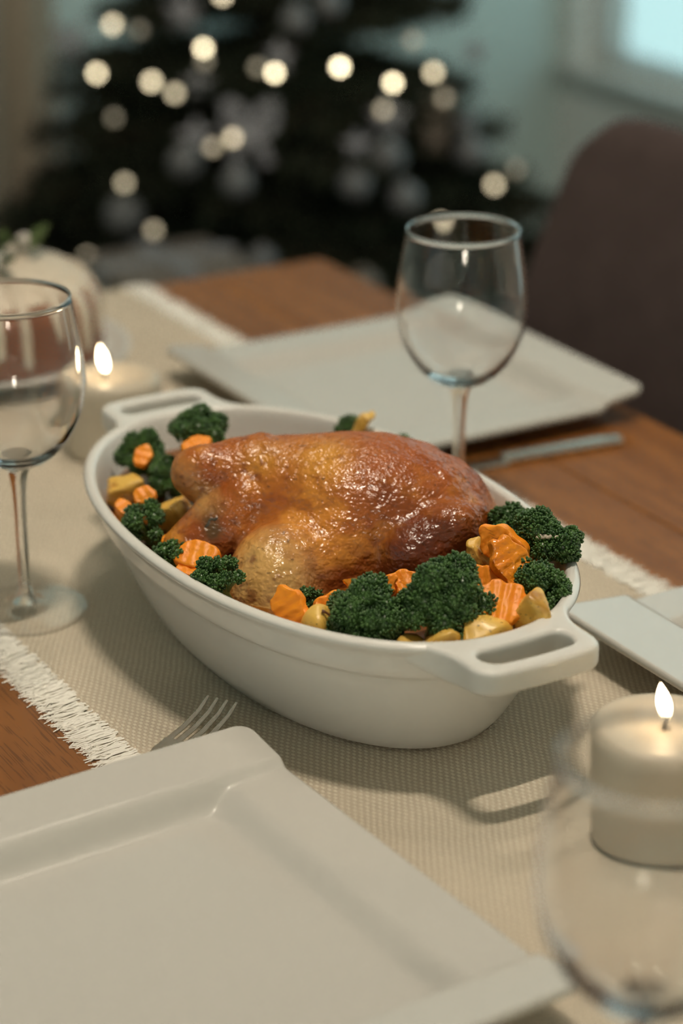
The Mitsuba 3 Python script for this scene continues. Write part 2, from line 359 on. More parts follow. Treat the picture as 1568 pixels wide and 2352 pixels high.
def fringe(x, s):
    n = 6500; y = rng.uniform(TY0 + .05, TY1 + .004, n); L = rng.uniform(.017, .0255, n); ln = rng.normal(0, .10, n); w = rng.uniform(.0004, .0008, n)
    cl = rng.normal(0, .0022, n); z0 = TT + rng.uniform(.0006, .0030, n); st = rng.uniform(-.004, .002, n)
    t = np.linspace(0, 1, 5); wave = np.array([0, .35, 0, -.4, .6])
    px = x + s * (st[:, None] + L[:, None] * t); py = y[:, None] + ln[:, None] * L[:, None] * t + cl[:, None] * wave
    pz = z0[:, None] * (1 - .6 * t) + TT * .6 * t + .0007 * np.sin(t * 5 + y[:, None] * 900) * t
    pz = np.maximum(pz, TT + .0004)
    over = np.clip(py - TY1, 0, 1); pz = pz - over * 1.5
    ww = w[:, None] * (1 - .6 * t)
    a = np.stack([px, py - ww, pz], -1); b = np.stack([px, py + ww, pz + .0003], -1)
    v = np.stack([a, b], 2).reshape(n, -1, 3); f1 = np.vstack([[[2 * i, 2 * i + 1, 2 * i + 3], [2 * i, 2 * i + 3, 2 * i + 2]] for i in range(4)])
    f = (f1[None] + (np.arange(n) * v.shape[1])[:, None, None]).reshape(-1, 3)
    return v.reshape(-1, 3), f
for x, s in ((RX0, -1), (RX1, 1)):
    part(run, 'fringe', mikit.ply(fringe(x, s), 'mat_fringe', False), 'frayed white fringe', 'stuff')

# ---------------------------------------------------------------- plates
RUN_Z = TT + .0026                          # top of the cloth
def plate_mesh(half=.136, th=.0055, long=0.0, wing=.037):
    n = 121
    g = np.linspace(-1, 1, n); g = np.sign(g) * (1 - (1 - np.abs(g)) ** 1.35)
    S, R = np.meshgrid(g, g, indexing='ij'); x, y = S * half, R * half
    r = .010; qx, qy = np.clip(x, -half + r, half - r), np.clip(y, -half + r, half - r); dx, dy = x - qx, y - qy
    m = np.maximum(np.abs(dx), np.abs(dy)); L = np.hypot(dx, dy); k = np.where(L > 0, m / np.maximum(L, 1e-12), 1)
    x, y = qx + dx * k, qy + dy * k
    def sm(a, b, v): t = np.clip((v - a) / (b - a), 0, 1); return t * t * (3 - 2 * t)
    ay, axx = np.abs(y), np.abs(x)
    hA = .0150 * sm(half - wing - .012, half - wing + .003, ay) + .0050 * np.clip((ay - half + wing) / wing, 0, 1) ** 1.1          # raised wings
    hB = .0095 * sm(.084, .103, axx) + .0010 * np.clip((axx - .100) / .036, 0, 1)                 # flat rims
    kk = .0022; hh = np.clip(.5 + .5 * (hA - hB) / kk, 0, 1); h = hB * (1 - hh) + hA * hh + kk * hh * (1 - hh)
    e = half - np.maximum(np.abs(qx) + np.hypot(dx * k, dy * k) * (np.abs(dx) > 0), np.abs(qy) + np.hypot(dx * k, dy * k) * (np.abs(dy) > 0))
    rnd = np.sqrt(np.clip(1 - (1 - np.clip(e / .002, 0, 1)) ** 2, 0, 1))
    zt = .007 + h - .0022 * (1 - rnd); zb = .007 + h - th + .0022 * (1 - rnd)
    zb = np.where((ay < .07) & (axx < .07), np.maximum(zb - .0015, 0.0), zb)
    y = y + np.sign(y) * long * np.clip(np.abs(y) / .08, 0, 1)
    v = np.vstack([np.stack([x, y, zt], -1).reshape(-1, 3), np.stack([x, y, zb], -1).reshape(-1, 3)])
    f = grid_faces(n, n)[:, ::-1]; N = n * n; i = np.arange(N).reshape(n, n)
    rim = np.r_[i[:-1, 0], i[-1, :-1], i[:0:-1, -1], i[0, :0:-1]]; nx_ = np.roll(rim, -1)
    side = np.vstack([np.stack([rim, rim + N, nx_ + N], 1), np.stack([rim, nx_ + N, nx_], 1)])
    m = trimesh.Trimesh(v, np.vstack([f, f[:, ::-1] + N, side]), process=False); m.fix_normals(); return m
PLATE, PLATE_LONG = plate_mesh(), plate_mesh(long=.010)
PLATE_WIDE = plate_mesh(wing=.055)
for (x, y, z, rz, lab) in ((.3855, .8260, TT, 3.0, 'square white porcelain plate nearest the camera with raised edge, over the fork'),
                           (.8930, 1.4390, TT, 90.0, 'square white porcelain plate behind the wine glass in front of the dark chair'),
                           (.8790, .8810, TT, 90.2, 'square white porcelain plate cut off by the right border, behind the front candle')):
    k = thing('dinner_plate', lab, 'plate', 'square dinner plates')
    scene[k] = mikit.ply(at(PLATE_LONG if rz == 3.0 else PLATE_WIDE if rz == 90.2 else PLATE, (x, y, z + .0016), math.radians(rz)), 'mat_porcelain', 40)

# ---------------------------------------------------------------- serving dish
DC = np.array([.6220, 1.0900]); DA, DB, DN = .2000, .1167, 2.14     # half length (y), half width (x), outline exponent
RIMZ = .0865
def oval(t, a, b, n=DN):
    c, s = np.cos(t), np.sin(t)
    return np.stack([np.sign(s) * np.abs(s) ** (2 / n) * b, np.sign(c) * np.abs(c) ** (2 / n) * a], -1)
def dish_body():
    M = 200; t = np.linspace(0, 2 * np.pi, M, endpoint=False)
    # (inset from the outer rim, z, exponent)
    outer = [(.0640, .0008), (.0500, .0002), (.0440, .0006), (.0400, .0030), (.0345, .0110), (.0270, .0250), (.0200, .0400), (.0142, .0540), (.0120, .0600), (.0100, .0622),
             (.0082, .0640), (.0064, .0690), (.0050, .0750), (.0034, .0790), (.0010, .0815), (.0000, .0836), (.0006, .0852), (.0022, .0864), (.0046, .0866), (.0066, .0858), (.0078, .0842)]
    inner = [(.0094, .0790), (.0130, .0660), (.0180, .0500), (.0250, .0320), (.0330, .0170), (.0420, .0100), (.0540, .0078), (.0800, .0072)]
    prof = outer + inner; V = []
    for ins, z in prof:
        nn = DN if ins < .02 else DN
        p = oval(t, DA - ins * 1.15, DB - ins); V.append(np.c_[p, np.full(M, z)])
    V = np.vstack(V); F = []
    K = len(prof)
    for i in range(K - 1):
        A = i * M + np.arange(M); B = i * M + (np.arange(M) + 1) % M
        F += [np.stack([A, B, B + M], 1), np.stack([A, B + M, A + M], 1)]
    V = np.vstack([V, [[0, 0, .0008], [0, 0, .0072]]]); c0, c1 = K * M, K * M + 1
    A = np.arange(M); B = (A + 1) % M
    F += [np.stack([np.full(M, c0), B, A], 1), np.stack([np.full(M, c1), (K - 1) * M + A, (K - 1) * M + B], 1)]
    m = trimesh.Trimesh(V, np.vstack(F), process=False); m.fix_normals(); return m
def handle_mesh():
    """slotted grip beyond the rim's end, rounded: signed distance -> mesh; local y outward from the rim end"""
    h = .0011; org = np.array([-.066, -.030, .050]); sh = (121, 66, 40)
    g = np.stack(np.meshgrid(*[np.arange(s) * h + o for s, o in zip(sh, org)], indexing='ij'), -1); x, y, z = g[..., 0], g[..., 1], g[..., 2]
    def rbox2(x, y, hx, hy, r): qx, qy = np.abs(x) - hx + r, np.abs(y) - hy + r; return np.hypot(np.maximum(qx, 0), np.maximum(qy, 0)) + np.minimum(np.maximum(qx, qy), 0) - r
    flare = .023 * np.clip((.016 - y) / .04, 0, 1) ** 2.5                          # widens where it meets the rim
    out = rbox2(x, y - .0065 - .002 * (1 - (x / .04) ** 2), .0385 + flare, .0290, .0120)
    slot = rbox2(x, y - .0162 - .002 * (1 - (x / .03) ** 2), .0278, .0086, .0074)
    d2 = np.maximum(out, -slot)
    zc = .0775 - .0; hz = .0090
    lift_ = .004 * np.clip((y - .004) / .03, 0, 1)                                # the underside rises outward a little
    t_ = np.clip((np.abs(x) - .036) / .026, 0, 1); lift_ = lift_ + .0100 * t_ * t_ * (3 - 2 * t_)
    q = np.stack([d2 + .0032, np.abs(z - zc - lift_ / 2) - hz + lift_ / 2 + .0032], -1)
    d = np.linalg.norm(np.maximum(q, 0), axis=-1) + np.minimum(q.max(-1), 0) - .0032
    v, f = surface_nets(d, org, h); m = trimesh.Trimesh(v, f, process=False)
    trimesh.smoothing.filter_taubin(m, iterations=10)
    # keep clear of the dish's hollow: clip what would poke inside
    return m
dish = thing('baking_dish', 'white oval stoneware baking dish holding the roast chicken, slotted handle at each end', 'baking dish')
DZ = TT + .0026
part(dish, 'body', mikit.ply(at(dish_body(), (DC[0], DC[1], DZ)), 'mat_stoneware', 50))
HM = handle_mesh()
def clip_handle(m):
    """cuts the part of the grip that lies inside the dish wall's middle line"""
    loc = m.vertices.copy(); p = loc[:, :2]
    c = (np.abs(p[:, 0]) / (DB - .0045)) ** DN + (np.abs(p[:, 1] + 0) / (DA - .0045)) ** DN
    keep = (c >= 1)[m.faces].any(1)
    return trimesh.Trimesh(m.vertices, m.faces[keep], process=False)
for sgn in (-1, 1):
    m = HM.copy(); v = m.vertices.copy()
    v = np.c_[v[:, 0] * (1 if sgn > 0 else -1), (v[:, 1] + DA - .004) * sgn, v[:, 2]]
    m = clip_handle(trimesh.Trimesh(v, m.faces if True else None, process=False))
    part(dish, 'handle', mikit.ply(at(m, (DC[0] + .0015, DC[1], DZ)), 'mat_stoneware', True))

# juices in the dish
def juices():
    M = 120; t = np.linspace(0, 2 * np.pi, M, endpoint=False); V = [[0, 0, .064]]; F = []
    for r in (.25, .5, .75, .93, 1.0):
        p = oval(t, (DA - .0160) * r, (DB - .0140) * r)
        z = .064 + (meshkit.fbm(np.c_[p * 60, 0 * p[:, :1]], 2, 3) - .5) * .004 * (r < 1); V += list(np.c_[p, z])
    for j in range(M): F.append([0, 1 + (j + 1) % M, 1 + j])
    for i in range(4):
        for j in range(M):
            a, b = 1 + i * M + j, 1 + i * M + (j + 1) % M; F += [[a, b, b + M], [a, b + M, a + M]]
    m = trimesh.Trimesh(V, F, process=False)
    if m.face_normals[:, 2].mean() < 0: m.invert()
    return m
k = thing('pan_juices', 'brown oily pan juices lying around the vegetables in the baking dish', 'sauce')
scene[k] = mikit.ply(at(juices(), (DC[0], DC[1], DZ)), 'mat_juices', True)

# ---------------------------------------------------------------- roast chicken
CC = np.array([.6294, 1.0879, TT - .0055])          # its middle; local axes: r = to the right as photographed, f = away, z = up
RV, FV = np.array([.8631, -.5051, 0]), np.array([.5051, .8631, 0])
def ell(P, c, rad, ax=None):
    q = P - np.array(c)
    if ax is not None:
        M = frame(ax)[:3, :3]; q = q @ M
    q = q / np.array(rad); k0 = np.linalg.norm(q, axis=-1); k1 = np.linalg.norm(q / np.array(rad), axis=-1)
    return k0 * (k0 - 1) / np.maximum(k1, 1e-9)
def cap(P, a, b, ra, rb):
    a, b = np.array(a), np.array(b); ba = b - a; t = np.clip(((P - a) @ ba) / (ba @ ba), 0, 1)
    return np.linalg.norm(P - a - t[..., None] * ba, axis=-1) - (ra + (rb - ra) * t)
def smin(a, b, k): h = np.clip(.5 + .5 * (b - a) / k, 0, 1); return b + (a - b) * h - k * h * (1 - h)
def chicken_parts(P):
    body = ell(P, (.018, .008, .080), (.078, .058, .0565))
    body = smin(body, ell(P, (-.034, .014, .094), (.040, .036, .038)), .016)          # breast end over the cavity
    body = smin(body, ell(P, (.068, .000, .068), (.030, .046, .045)), .02)            # neck end
    body = smin(body, ell(P, (-.030, .004, .060), (.050, .040, .034)), .02)
    thigh = smin(ell(P, (-.031, -.050, .050), (.033, .044, .053)), ell(P, (.006, -.032, .070), (.036, .028, .036)), .022)
    drum1 = cap(P, (-.050, -.006, .100), (-.079, -.023, .075), .0215, .0205)           # near leg end with the herb
    drum2 = smin(cap(P, (-.042, .012, .112), (-.073, .005, .114), .024, .0185), ell(P, (-.083, .003, .117), (.009, .012, .0115)), .006)
    wing = smin(cap(P, (.072, -.038, .098), (.046, -.047, .084), .017, .0185), cap(P, (.046, -.047, .084), (.077, -.043, .072), .018, .0135), .007)
    return [body, thigh, drum1, drum2, wing]
hc = .00125; org = np.array([-.112, -.092, .010]); shp = (180, 144, 112)
P = np.stack(np.meshgrid(*[np.arange(s) * hc + o for s, o in zip(shp, org)], indexing='ij'), -1)
D = chicken_parts(P)
F = D[0]
for d_, kk in zip(D[1:], (.007, .002, .002, .006)): F = smin(F, d_, kk)
crv = cap(P, (-.0590, -.032, .078), (-.068, -.040, .045), .0020, .007)
F = -smin(-F, crv, .004)
wr = meshkit.fbm(P * [70, 70, 24], 3, 11) - .5
big = meshkit.fbm(P * 34, 2, 5) - .5
right = np.clip((P[..., 0] - .045) / .03, 0, 1)
fold = np.abs(meshkit.noise(P * [150, 150, 30] + 2.0 * meshkit.noise(P * 40, 3)[..., None], 8) - .5)
F = F - .0030 * big - .0012 * wr * (1 + right) - .0034 * (fold - .25) * (.30 + right) - .0012 * (meshkit.fbm(P * 90, 2, 15) - .5)
cv, cf = surface_nets(F, org, hc)
m_ = trimesh.Trimesh(cv, cf, process=False); trimesh.smoothing.filter_taubin(m_, iterations=4); cv = np.array(m_.vertices)
q = cv; Dv = np.stack(chicken_parts(q), -1); which = Dv.argmin(-1)
nz = meshkit.fbm(q * 55, 4, 21); n2 = meshkit.fbm(q * 160, 3, 22); n3 = meshkit.fbm(q * 28, 3, 23)
def sst(a, b, v): t = np.clip((v - a) / (b - a), 0, 1); return t * t * (3 - 2 * t)
def blob(c, r): return np.exp(-(np.linalg.norm((q - np.array(c)) / np.array(r), axis=-1)) ** 2)
def lerp(a, b, t): return a * (1 - t[:, None]) + np.array(b) * t[:, None]
col = np.tile([.36, .102, .015], (len(q), 1))
col = lerp(col, (.58, .22, .028), sst(.44, .66, nz))
col = lerp(col, (.25, .055, .011), sst(.46, .66, n3) * .85)
col = lerp(col, (.20, .042, .009), sst(.55, .70, meshkit.fbm(q * 90, 3, 27)) * .6)
col = lerp(col, (.30, .070, .014), np.clip(blob((.040, .0, .130), (.05, .05, .03)) * 1.0, 0, .8))
col = lerp(col, (.34, .085, .016), np.clip(blob((-.02, .02, .135), (.05, .04, .018)) * .9, 0, .7))
col = lerp(col, (.60, .27, .035), np.clip(blob((-.004, -.01, .128), (.016, .020, .016)) + blob((-.038, .0, .122), (.014, .014, .014)), 0, .85))
pale = 1.25 * blob((-.036, -.072, .078), (.024, .034, .028)) + .6 * blob((-.084, .000, .118), (.010, .012, .010)) + .55 * blob((-.074, -.020, .108), (.012, .014, .010))
col = lerp(col, (.60, .36, .12), np.clip(pale * 1.3 - .12 + (n2 - .5) * .35, 0, .9))
col = lerp(col, (.52, .24, .035), np.clip(blob((-.030, -.08, .042), (.036, .034, .020)), 0, .85))
dark = blob((.058, -.056, .086), (.026, .030, .022)) * 2.3 + blob((.030, -.036, .118), (.012, .014, .010)) * .6 + blob((-.060, -.030, .066), (.010, .02, .018)) * .8 + blob((.052, -.060, .070), (.014, .014, .014)) * .6  # browned wing and spots; shade of the thigh crevice is painted in too
col = lerp(col, (.105, .022, .008), np.clip(dark * (.45 + 1.1 * n2), 0, .92))
col = lerp(col, (.17, .040, .010), np.clip(sst(.60, .75, n2) * (.25 + .6 * sst(.3, .6, n3)), 0, .75))
col = lerp(col, (.20, .045, .010), sst(.50, .72, meshkit.fbm(q * 130, 3, 41)) * .32)
col = lerp(col, (.060, .045, .014), np.clip(1.5 * blob((-.0683, -.030, .096), (.0055, .012, .0085)) * (.3 + n2), 0, .8))
col = lerp(col, (.05, .02, .01), sst(.90, .93, meshkit.noise(q * 420, 31)) * .7)
cn = vnormals(cv, cf)
world = CC + cv[:, :1] * RV + cv[:, 1:2] * FV + cv[:, 2:] * [0, 0, 1.0]; wn = cn[:, :1] * RV + cn[:, 1:2] * FV + cn[:, 2:] * [0, 0, 1.0]
ch = thing('roast_chicken', 'golden brown roast chicken with glossy skin in the middle of the white dish', 'chicken')
fw = np.sort(which[cf], 1)[:, 1]
for i, nm in enumerate(('carcass', 'thigh', 'drumstick', 'drumstick', 'wing')):
    ff = cf[fw == i]; use, inv = np.unique(ff, return_inverse=True)
    lab = {'thigh': 'pale golden thigh', 'wing': 'dark crisp wing'}.get(nm)
    part(ch, nm, ply_n(world[use], inv.reshape(-1, 3), wn[use], col[use], 'mat_skin'), lab)
def loc(r, f, z): return CC + r * RV + f * FV + np.array([0, 0, z])
hb = trimesh.creation.icosphere(3, 1.0); hv = hb.vertices * [.0026, .0016, .0056] * (1 + .9 * (meshkit.fbm(hb.vertices * 1.7, 2, 3)[:, None] - .5)); hb.vertices = hv
tgt = np.array([-.0683, -.030, .098]); iv = np.argmin(np.linalg.norm(cv - tgt, axis=1)); hM = np.eye(4); hn = wn[iv]
hM[:3, 2] = np.cross([0.3, -.5, .8], hn); hM[:3, 2] = np.cross(hn, hM[:3, 2]); hM[:3, 2] /= np.linalg.norm(hM[:3, 2]); hM[:3, 1] = hn; hM[:3, 0] = np.cross(hM[:3, 1], hM[:3, 2])
part(ch, 'herb', mikit.ply(at(hb, world[iv] - hn * .0014, M=hM), 'mat_herb', True), 'dark herb tucked under the skin')

# ---------------------------------------------------------------- broccoli
ICO0, ICO1 = trimesh.creation.icosahedron(), trimesh.creation.icosphere(1, 1.0)
TOCAM = np.array([-HX, -HY, 0])
def fib(n):
    i = np.arange(n) + .5; ph = np.arccos(1 - 2 * i / n); th = np.pi * (1 + 5 ** .5) * i
    return np.stack([np.cos(th) * np.sin(ph), np.sin(th) * np.sin(ph), np.cos(ph)], -1)
def broccoli(x, y, z, R, tilt, ncl, fine, label, seed, flat=1.0, flakes=0):
    r_ = np.random.default_rng(seed); k = thing('broccoli_floret', label, 'broccoli', 'broccoli florets in the baking dish')
    M = frame(tilt, r_.uniform(0, 6)); c0 = np.array([x, y, DZ - .0026 + z])
    ncl = int(ncl * 1.4); d = fib(int(ncl * 1.75)); d = d[d[:, 2] > -.12][:ncl]; d = d + r_.normal(0, .12, d.shape); d /= np.linalg.norm(d, axis=1, keepdims=True)
    rr = R * r_.uniform(.26, .50, len(d)); cc = d * (R * r_.uniform(.82, 1.24, len(d)) - rr * .72)[:, None] * [1, 1, flat]
    br = .00074 if fine else max(.00085, R * .052); tv0, tf = (ICO1 if fine else ICO0).vertices, ICO1.faces if fine else ICO0.faces
    parts = []
    for i in range(len(d)):
        n = int(4 * rr[i] ** 2 / br ** 2 * .62); u = fib(n) + r_.normal(0, .9 * br / rr[i], (n, 3)); u /= np.linalg.norm(u, axis=1, keepdims=True)
        lump = meshkit.noise(u * 2.6 + i * 7, seed)[:, None] + .5 * meshkit.noise(u * 6 + i * 3, seed + 1)[:, None]
        p = cc[i] + u * rr[i] * (.80 + .26 * lump + r_.uniform(-.05, .05, (n, 1)))
        ok = (u @ d[i] > -.55) & (p[:, 2] > -R * .42)
        for j in range(len(d)):
            if j != i: ok &= np.linalg.norm(p - cc[j], axis=1) > rr[j] * .88
        p, u = p[ok], u[ok]; s = br * r_.uniform(.6, 1.4, len(p))
        rt = trimesh.transformations.random_rotation_matrix(r_.uniform(0, 1, 3))[:3, :3]; tv = tv0 @ rt.T
        lon = (tv @ u.T).T                                                      # stretch along the outward direction
        v = (p[:, None] + (tv[None] + .45 * lon[:, :, None] * u[:, None]) * s[:, None, None]).reshape(-1, 3); f = (tf[None] + (np.arange(len(p)) * len(tv))[:, None, None]).reshape(-1, 3)
        core = trimesh.creation.icosphere(2, rr[i] * .84); core.apply_translation(cc[i])
        parts.append((np.vstack([v, core.vertices]), np.vstack([f, core.faces + len(v)])))
    Rm = M[:3, :3]
    for v, f in parts:
        part(k, 'bud_cluster', mikit.ply(trimesh.Trimesh(v @ Rm.T + c0, f, process=False), 'mat_buds', True))
    base = np.array([0, 0, -R * 1.5]); st = [tube([base, base * .55, [0, 0, -R * .25]], [R * .30, R * .27, R * .36], 12)]
    for i in range(len(d)):
        st.append(tube([base * .5, cc[i] * .5 + [0, 0, -R * .3], cc[i]], [R * .16, R * .13, R * .15], 8))
    s = cat(st); s.vertices = s.vertices @ Rm.T + c0
    part(k, 'stalk', mikit.ply(s, 'mat_stalk', 50), 'pale green branching stalk')
    for i in range(flakes):
        u = np.array([r_.normal(0, .5), r_.normal(0, .5), .8]); u = TOCAM * .7 + np.array([0, 0, .55]) + RV * r_.uniform(-.9, .7); u /= np.linalg.norm(u)
        fl = trimesh.creation.icosphere(1, 1.0); fl.vertices = fl.vertices * [.0021, .0013, .0009]
        part(k, 'garlic_flake', mikit.ply(at(fl, c0 + u * R * 1.0, M=frame(u)), 'mat_garlic', True), 'pale flake')
up = np.array([0, 0, 1.0])
BR = [  # x, y, z, head radius, axis, clusters, fine buds, label
    (0.6004, 1.2018, 0.1040, .0175, up + .1 * TOCAM, 9, False, 'large round broccoli floret at the back left against the far rim, above the carrot piece'),
    (0.5758, 1.2298, 0.0840, .0155, up - .5 * RV, 8, False, 'broccoli floret furthest left in the dish, above the yellow potato cube'),
    (0.5751, 1.1991, 0.0800, .0135, up + .6 * TOCAM + .3 * RV, 7, False, 'pale stalky broccoli floret between the potato cube and the drumstick'),
    (0.5328, 1.1395, 0.0800, .0145, up - .3 * RV + .3 * TOCAM, 8, False, 'broccoli floret at the left rim below the small orange carrot'),
    (0.5267, 1.0927, 0.0790, .0095, up - .2 * RV, 6, False, 'small broccoli floret at the left rim beside the smooth carrot chunk'),
    (0.5292, 1.0409, 0.0830, .0130, up - .4 * RV + .2 * TOCAM, 8, True, 'broccoli floret at the near rim touching the pale chicken thigh, stalk toward the rim'),
    (0.5693, 1.0070, 0.0760, .0068, up, 5, False, 'tiny broccoli tip half hidden between two carrot slices under the thigh'),
    (0.5737, 0.9542, 0.0840, .0190, up + .55 * TOCAM - .2 * RV, 10, True, 'big broccoli floret at the front rim, left of the two front florets'),
    (0.5833, 0.9635, 0.0965, .0085, up + .2 * TOCAM - .3 * RV, 5, True, 'small broccoli sprig standing up before the carrot below the chicken'),
    (0.6124, 0.9379, 0.0900, .0220, up + .5 * TOCAM + .15 * RV, 12, True, 'big broccoli floret below the dark wing, right of the two front florets'),
    (0.7057, 1.0124, 0.0900, .0128, up, 7, False, 'dark broccoli floret at the right rim directly behind the tall carrot'),
    (0.6971, 0.9699, 0.0950, .0180, up + .4 * RV, 10, True, 'broccoli floret at the right end flecked with pale flakes, leaning over the rim'),
    (0.6700, 0.9329, 0.0880, .0150, up + .35 * RV + .4 * TOCAM, 9, True, 'round broccoli floret at the right end above the handle, beside the potato'),
    (0.7114, 1.2041, 0.0850, .0085, up, 6, False, 'broccoli tip peeking over the chicken back beside the yellow potato wedge'),
    (0.7308, 1.1713, 0.0800, .0085, up, 6, False, 'broccoli tip peeking over the chicken back near the glass stem')]
for i, b in enumerate(BR): broccoli(*b, seed=40 + i, flakes=5 if i == 11 else 0)

# ---------------------------------------------------------------- carrots
def carrot_mesh(a, b, t, seed, lobes=7, amp=.07, half=False, cor=.0009):
    r_ = np.random.default_rng(seed); na, nr = 72, 9
    th = np.linspace(0, 2 * np.pi, na, endpoint=False); ph = r_.uniform(0, 6)
    rad = 1 + amp * np.sign(np.sin(lobes * th + ph)) * np.abs(np.sin(lobes * th + ph)) ** .7 + .05 * np.sin(2 * th + ph)
    V, F = [], []
    ks = np.r_[np.linspace(0, .92, nr), [.97, 1.0]]; zs_ = np.r_[np.ones(nr), [.85, .45]]
    def ring(k, zz):
        x, y = rad * np.cos(th) * a * k, rad * np.sin(th) * b * k
        if half: y = np.maximum(y, -.25 * b * (1 + .1 * np.sin(8 * th)))
        w = cor * np.sin(x * 2 * np.pi / .0058 + ph)
        return x, y, zz * t / 2, w
    rings = [(k, z) for k, z in zip(ks, zs_)] + [(1.0, -.45)] + [(k, -z) for k, z in zip(ks[::-1][1:], zs_[::-1][1:])]
    for k, z in rings:
        x, y, zz, w = ring(k, z); V.append(np.stack([x, y, zz + w * (1 if abs(z) > .5 else .6)], -1))
    V = np.vstack(V)
    for i in range(len(rings) - 1):
        for j in range(na):
            A, B = i * na + j, i * na + (j + 1) % na; F += [[A, A + na, B + na], [A, B + na, B]]
    m = trimesh.Trimesh(V, F, process=False); m.merge_vertices(); m.update_faces(m.nondegenerate_faces()); m.fix_normals()
    n = meshkit.fbm(m.vertices * 160 + seed, 2, seed) - .5
    m.vertices = m.vertices + m.vertex_normals * (n * .0010)[:, None]
    return m
CR = [  # x, y, z, a, b, thickness, normal, spin, lobes, half, label
    (0.5887, 1.1812, 0.1040, .0088, .0062, .0080, up + .4 * TOCAM, .3, 5, False, 'carrot chunk on the large back left broccoli'),
    (0.5678, 1.2132, 0.0920, .0066, .0052, .0060, up + TOCAM, .9, 5, False, 'small carrot piece on the furthest left broccoli'),
    (0.5442, 1.1628, 0.0880, .0062, .0054, .0060, up + TOCAM, .2, 5, False, 'small carrot piece between potato cube and left rim broccoli'),
    (0.5331, 1.1696, 0.0800, .0060, .0040, .0050, up + .5 * TOCAM, 1.9, 5, False, 'thin carrot piece under the potato cube at the left rim'),
    (0.5398, 1.1191, 0.0760, .0065, .0045, .0050, up, .5, 5, False, 'small reddish carrot tip beside the herb on the left leg'),
    (0.5361, 1.0789, 0.0820, .0115, .0082, .0080, up + .7 * TOCAM - .2 * RV, 2.5, 4, False, 'smooth carrot chunk standing at the left rim in front of the leg'),
    (0.5290, 1.0734, 0.0760, .0085, .0050, .0060, up + .3 * TOCAM, 2.8, 4, False, 'low carrot slice lying under the smooth carrot chunk at the left rim'),
    (0.5459, 0.9867, 0.0830, .0125, .0088, .0060, TOCAM + .5 * up - .5 * RV, 1.2, 6, False, 'upright wavy carrot slice in front of the pale thigh'),
    (0.5689, 0.9812, 0.0800, .0105, .0090, .0062, TOCAM + .7 * up + .3 * RV, .5, 6, False, 'wavy carrot slice behind the browned onion wedge'),
    (0.5907, 0.9782, 0.0930, .0130, .0085, .0065, TOCAM + .6 * up, 2.7, 7, True, 'pointed crinkle cut carrot slice under the chicken above the front broccoli'),
    (0.6068, 0.9775, 0.0880, .0110, .0060, .0060, TOCAM + up, .1, 6, False, 'carrot slice lying flat under the chicken beside the dark wing'),
    (0.6723, 0.9689, 0.0990, .0145, .0095, .0085, TOCAM + .3 * up - .4 * RV, 1.4, 6, False, 'tall carrot slice standing at the right of the chicken'),
    (0.6621, 0.9469, 0.0990, .0165, .0085, .0075, TOCAM + .7 * up + .3 * RV, 1.9, 7, False, 'shiny wet crinkle cut carrot slice at the right, leaning on the tall one'),
    (0.6468, 0.9582, 0.0890, .0115, .0080, .0070, TOCAM + .7 * up - .3 * RV, 2.5, 6, False, 'carrot slice right of the big front broccoli, below the dark wing'),
    (0.6397, 0.9244, 0.0900, .0150, .0110, .0075, TOCAM * .8 + up + .1 * RV, 2.6, 8, False, 'big crinkle cut carrot slice above the front potato'),
    (0.6887, 0.9643, 0.0880, .0090, .0070, .0070, TOCAM + .6 * up + .6 * RV, .8, 6, False, 'carrot piece behind the shiny slice, beside the flecked broccoli'),
    (0.6585, 0.9288, 0.0800, .0095, .0080, .0070, TOCAM + .8 * up, .7, 5, False, 'low carrot piece between the two front right potatoes'),
    (0.6304, 0.9387, 0.0780, .0100, .0040, .0045, TOCAM + .5 * up + .7 * RV, 1.9, 5, False, 'thin carrot shaving beside the front potato and broccoli')]
for i, (x, y, z, a, b, t, nrm, sp, lob, half, lab) in enumerate(CR):
    k = thing('carrot_slice', lab, 'carrot', 'carrot pieces in the baking dish')
    scene[k] = mikit.ply(at(carrot_mesh(a * 1.12, b * 1.15, t * 1.1, 60 + i, lob, .05 if lob < 6 else .075, half, .0002 if lob < 6 else .00045), (x, y, TT + z), M=frame(nrm, sp)), 'mat_carrot_wet' if 'wet' in lab else 'mat_carrot', 60)

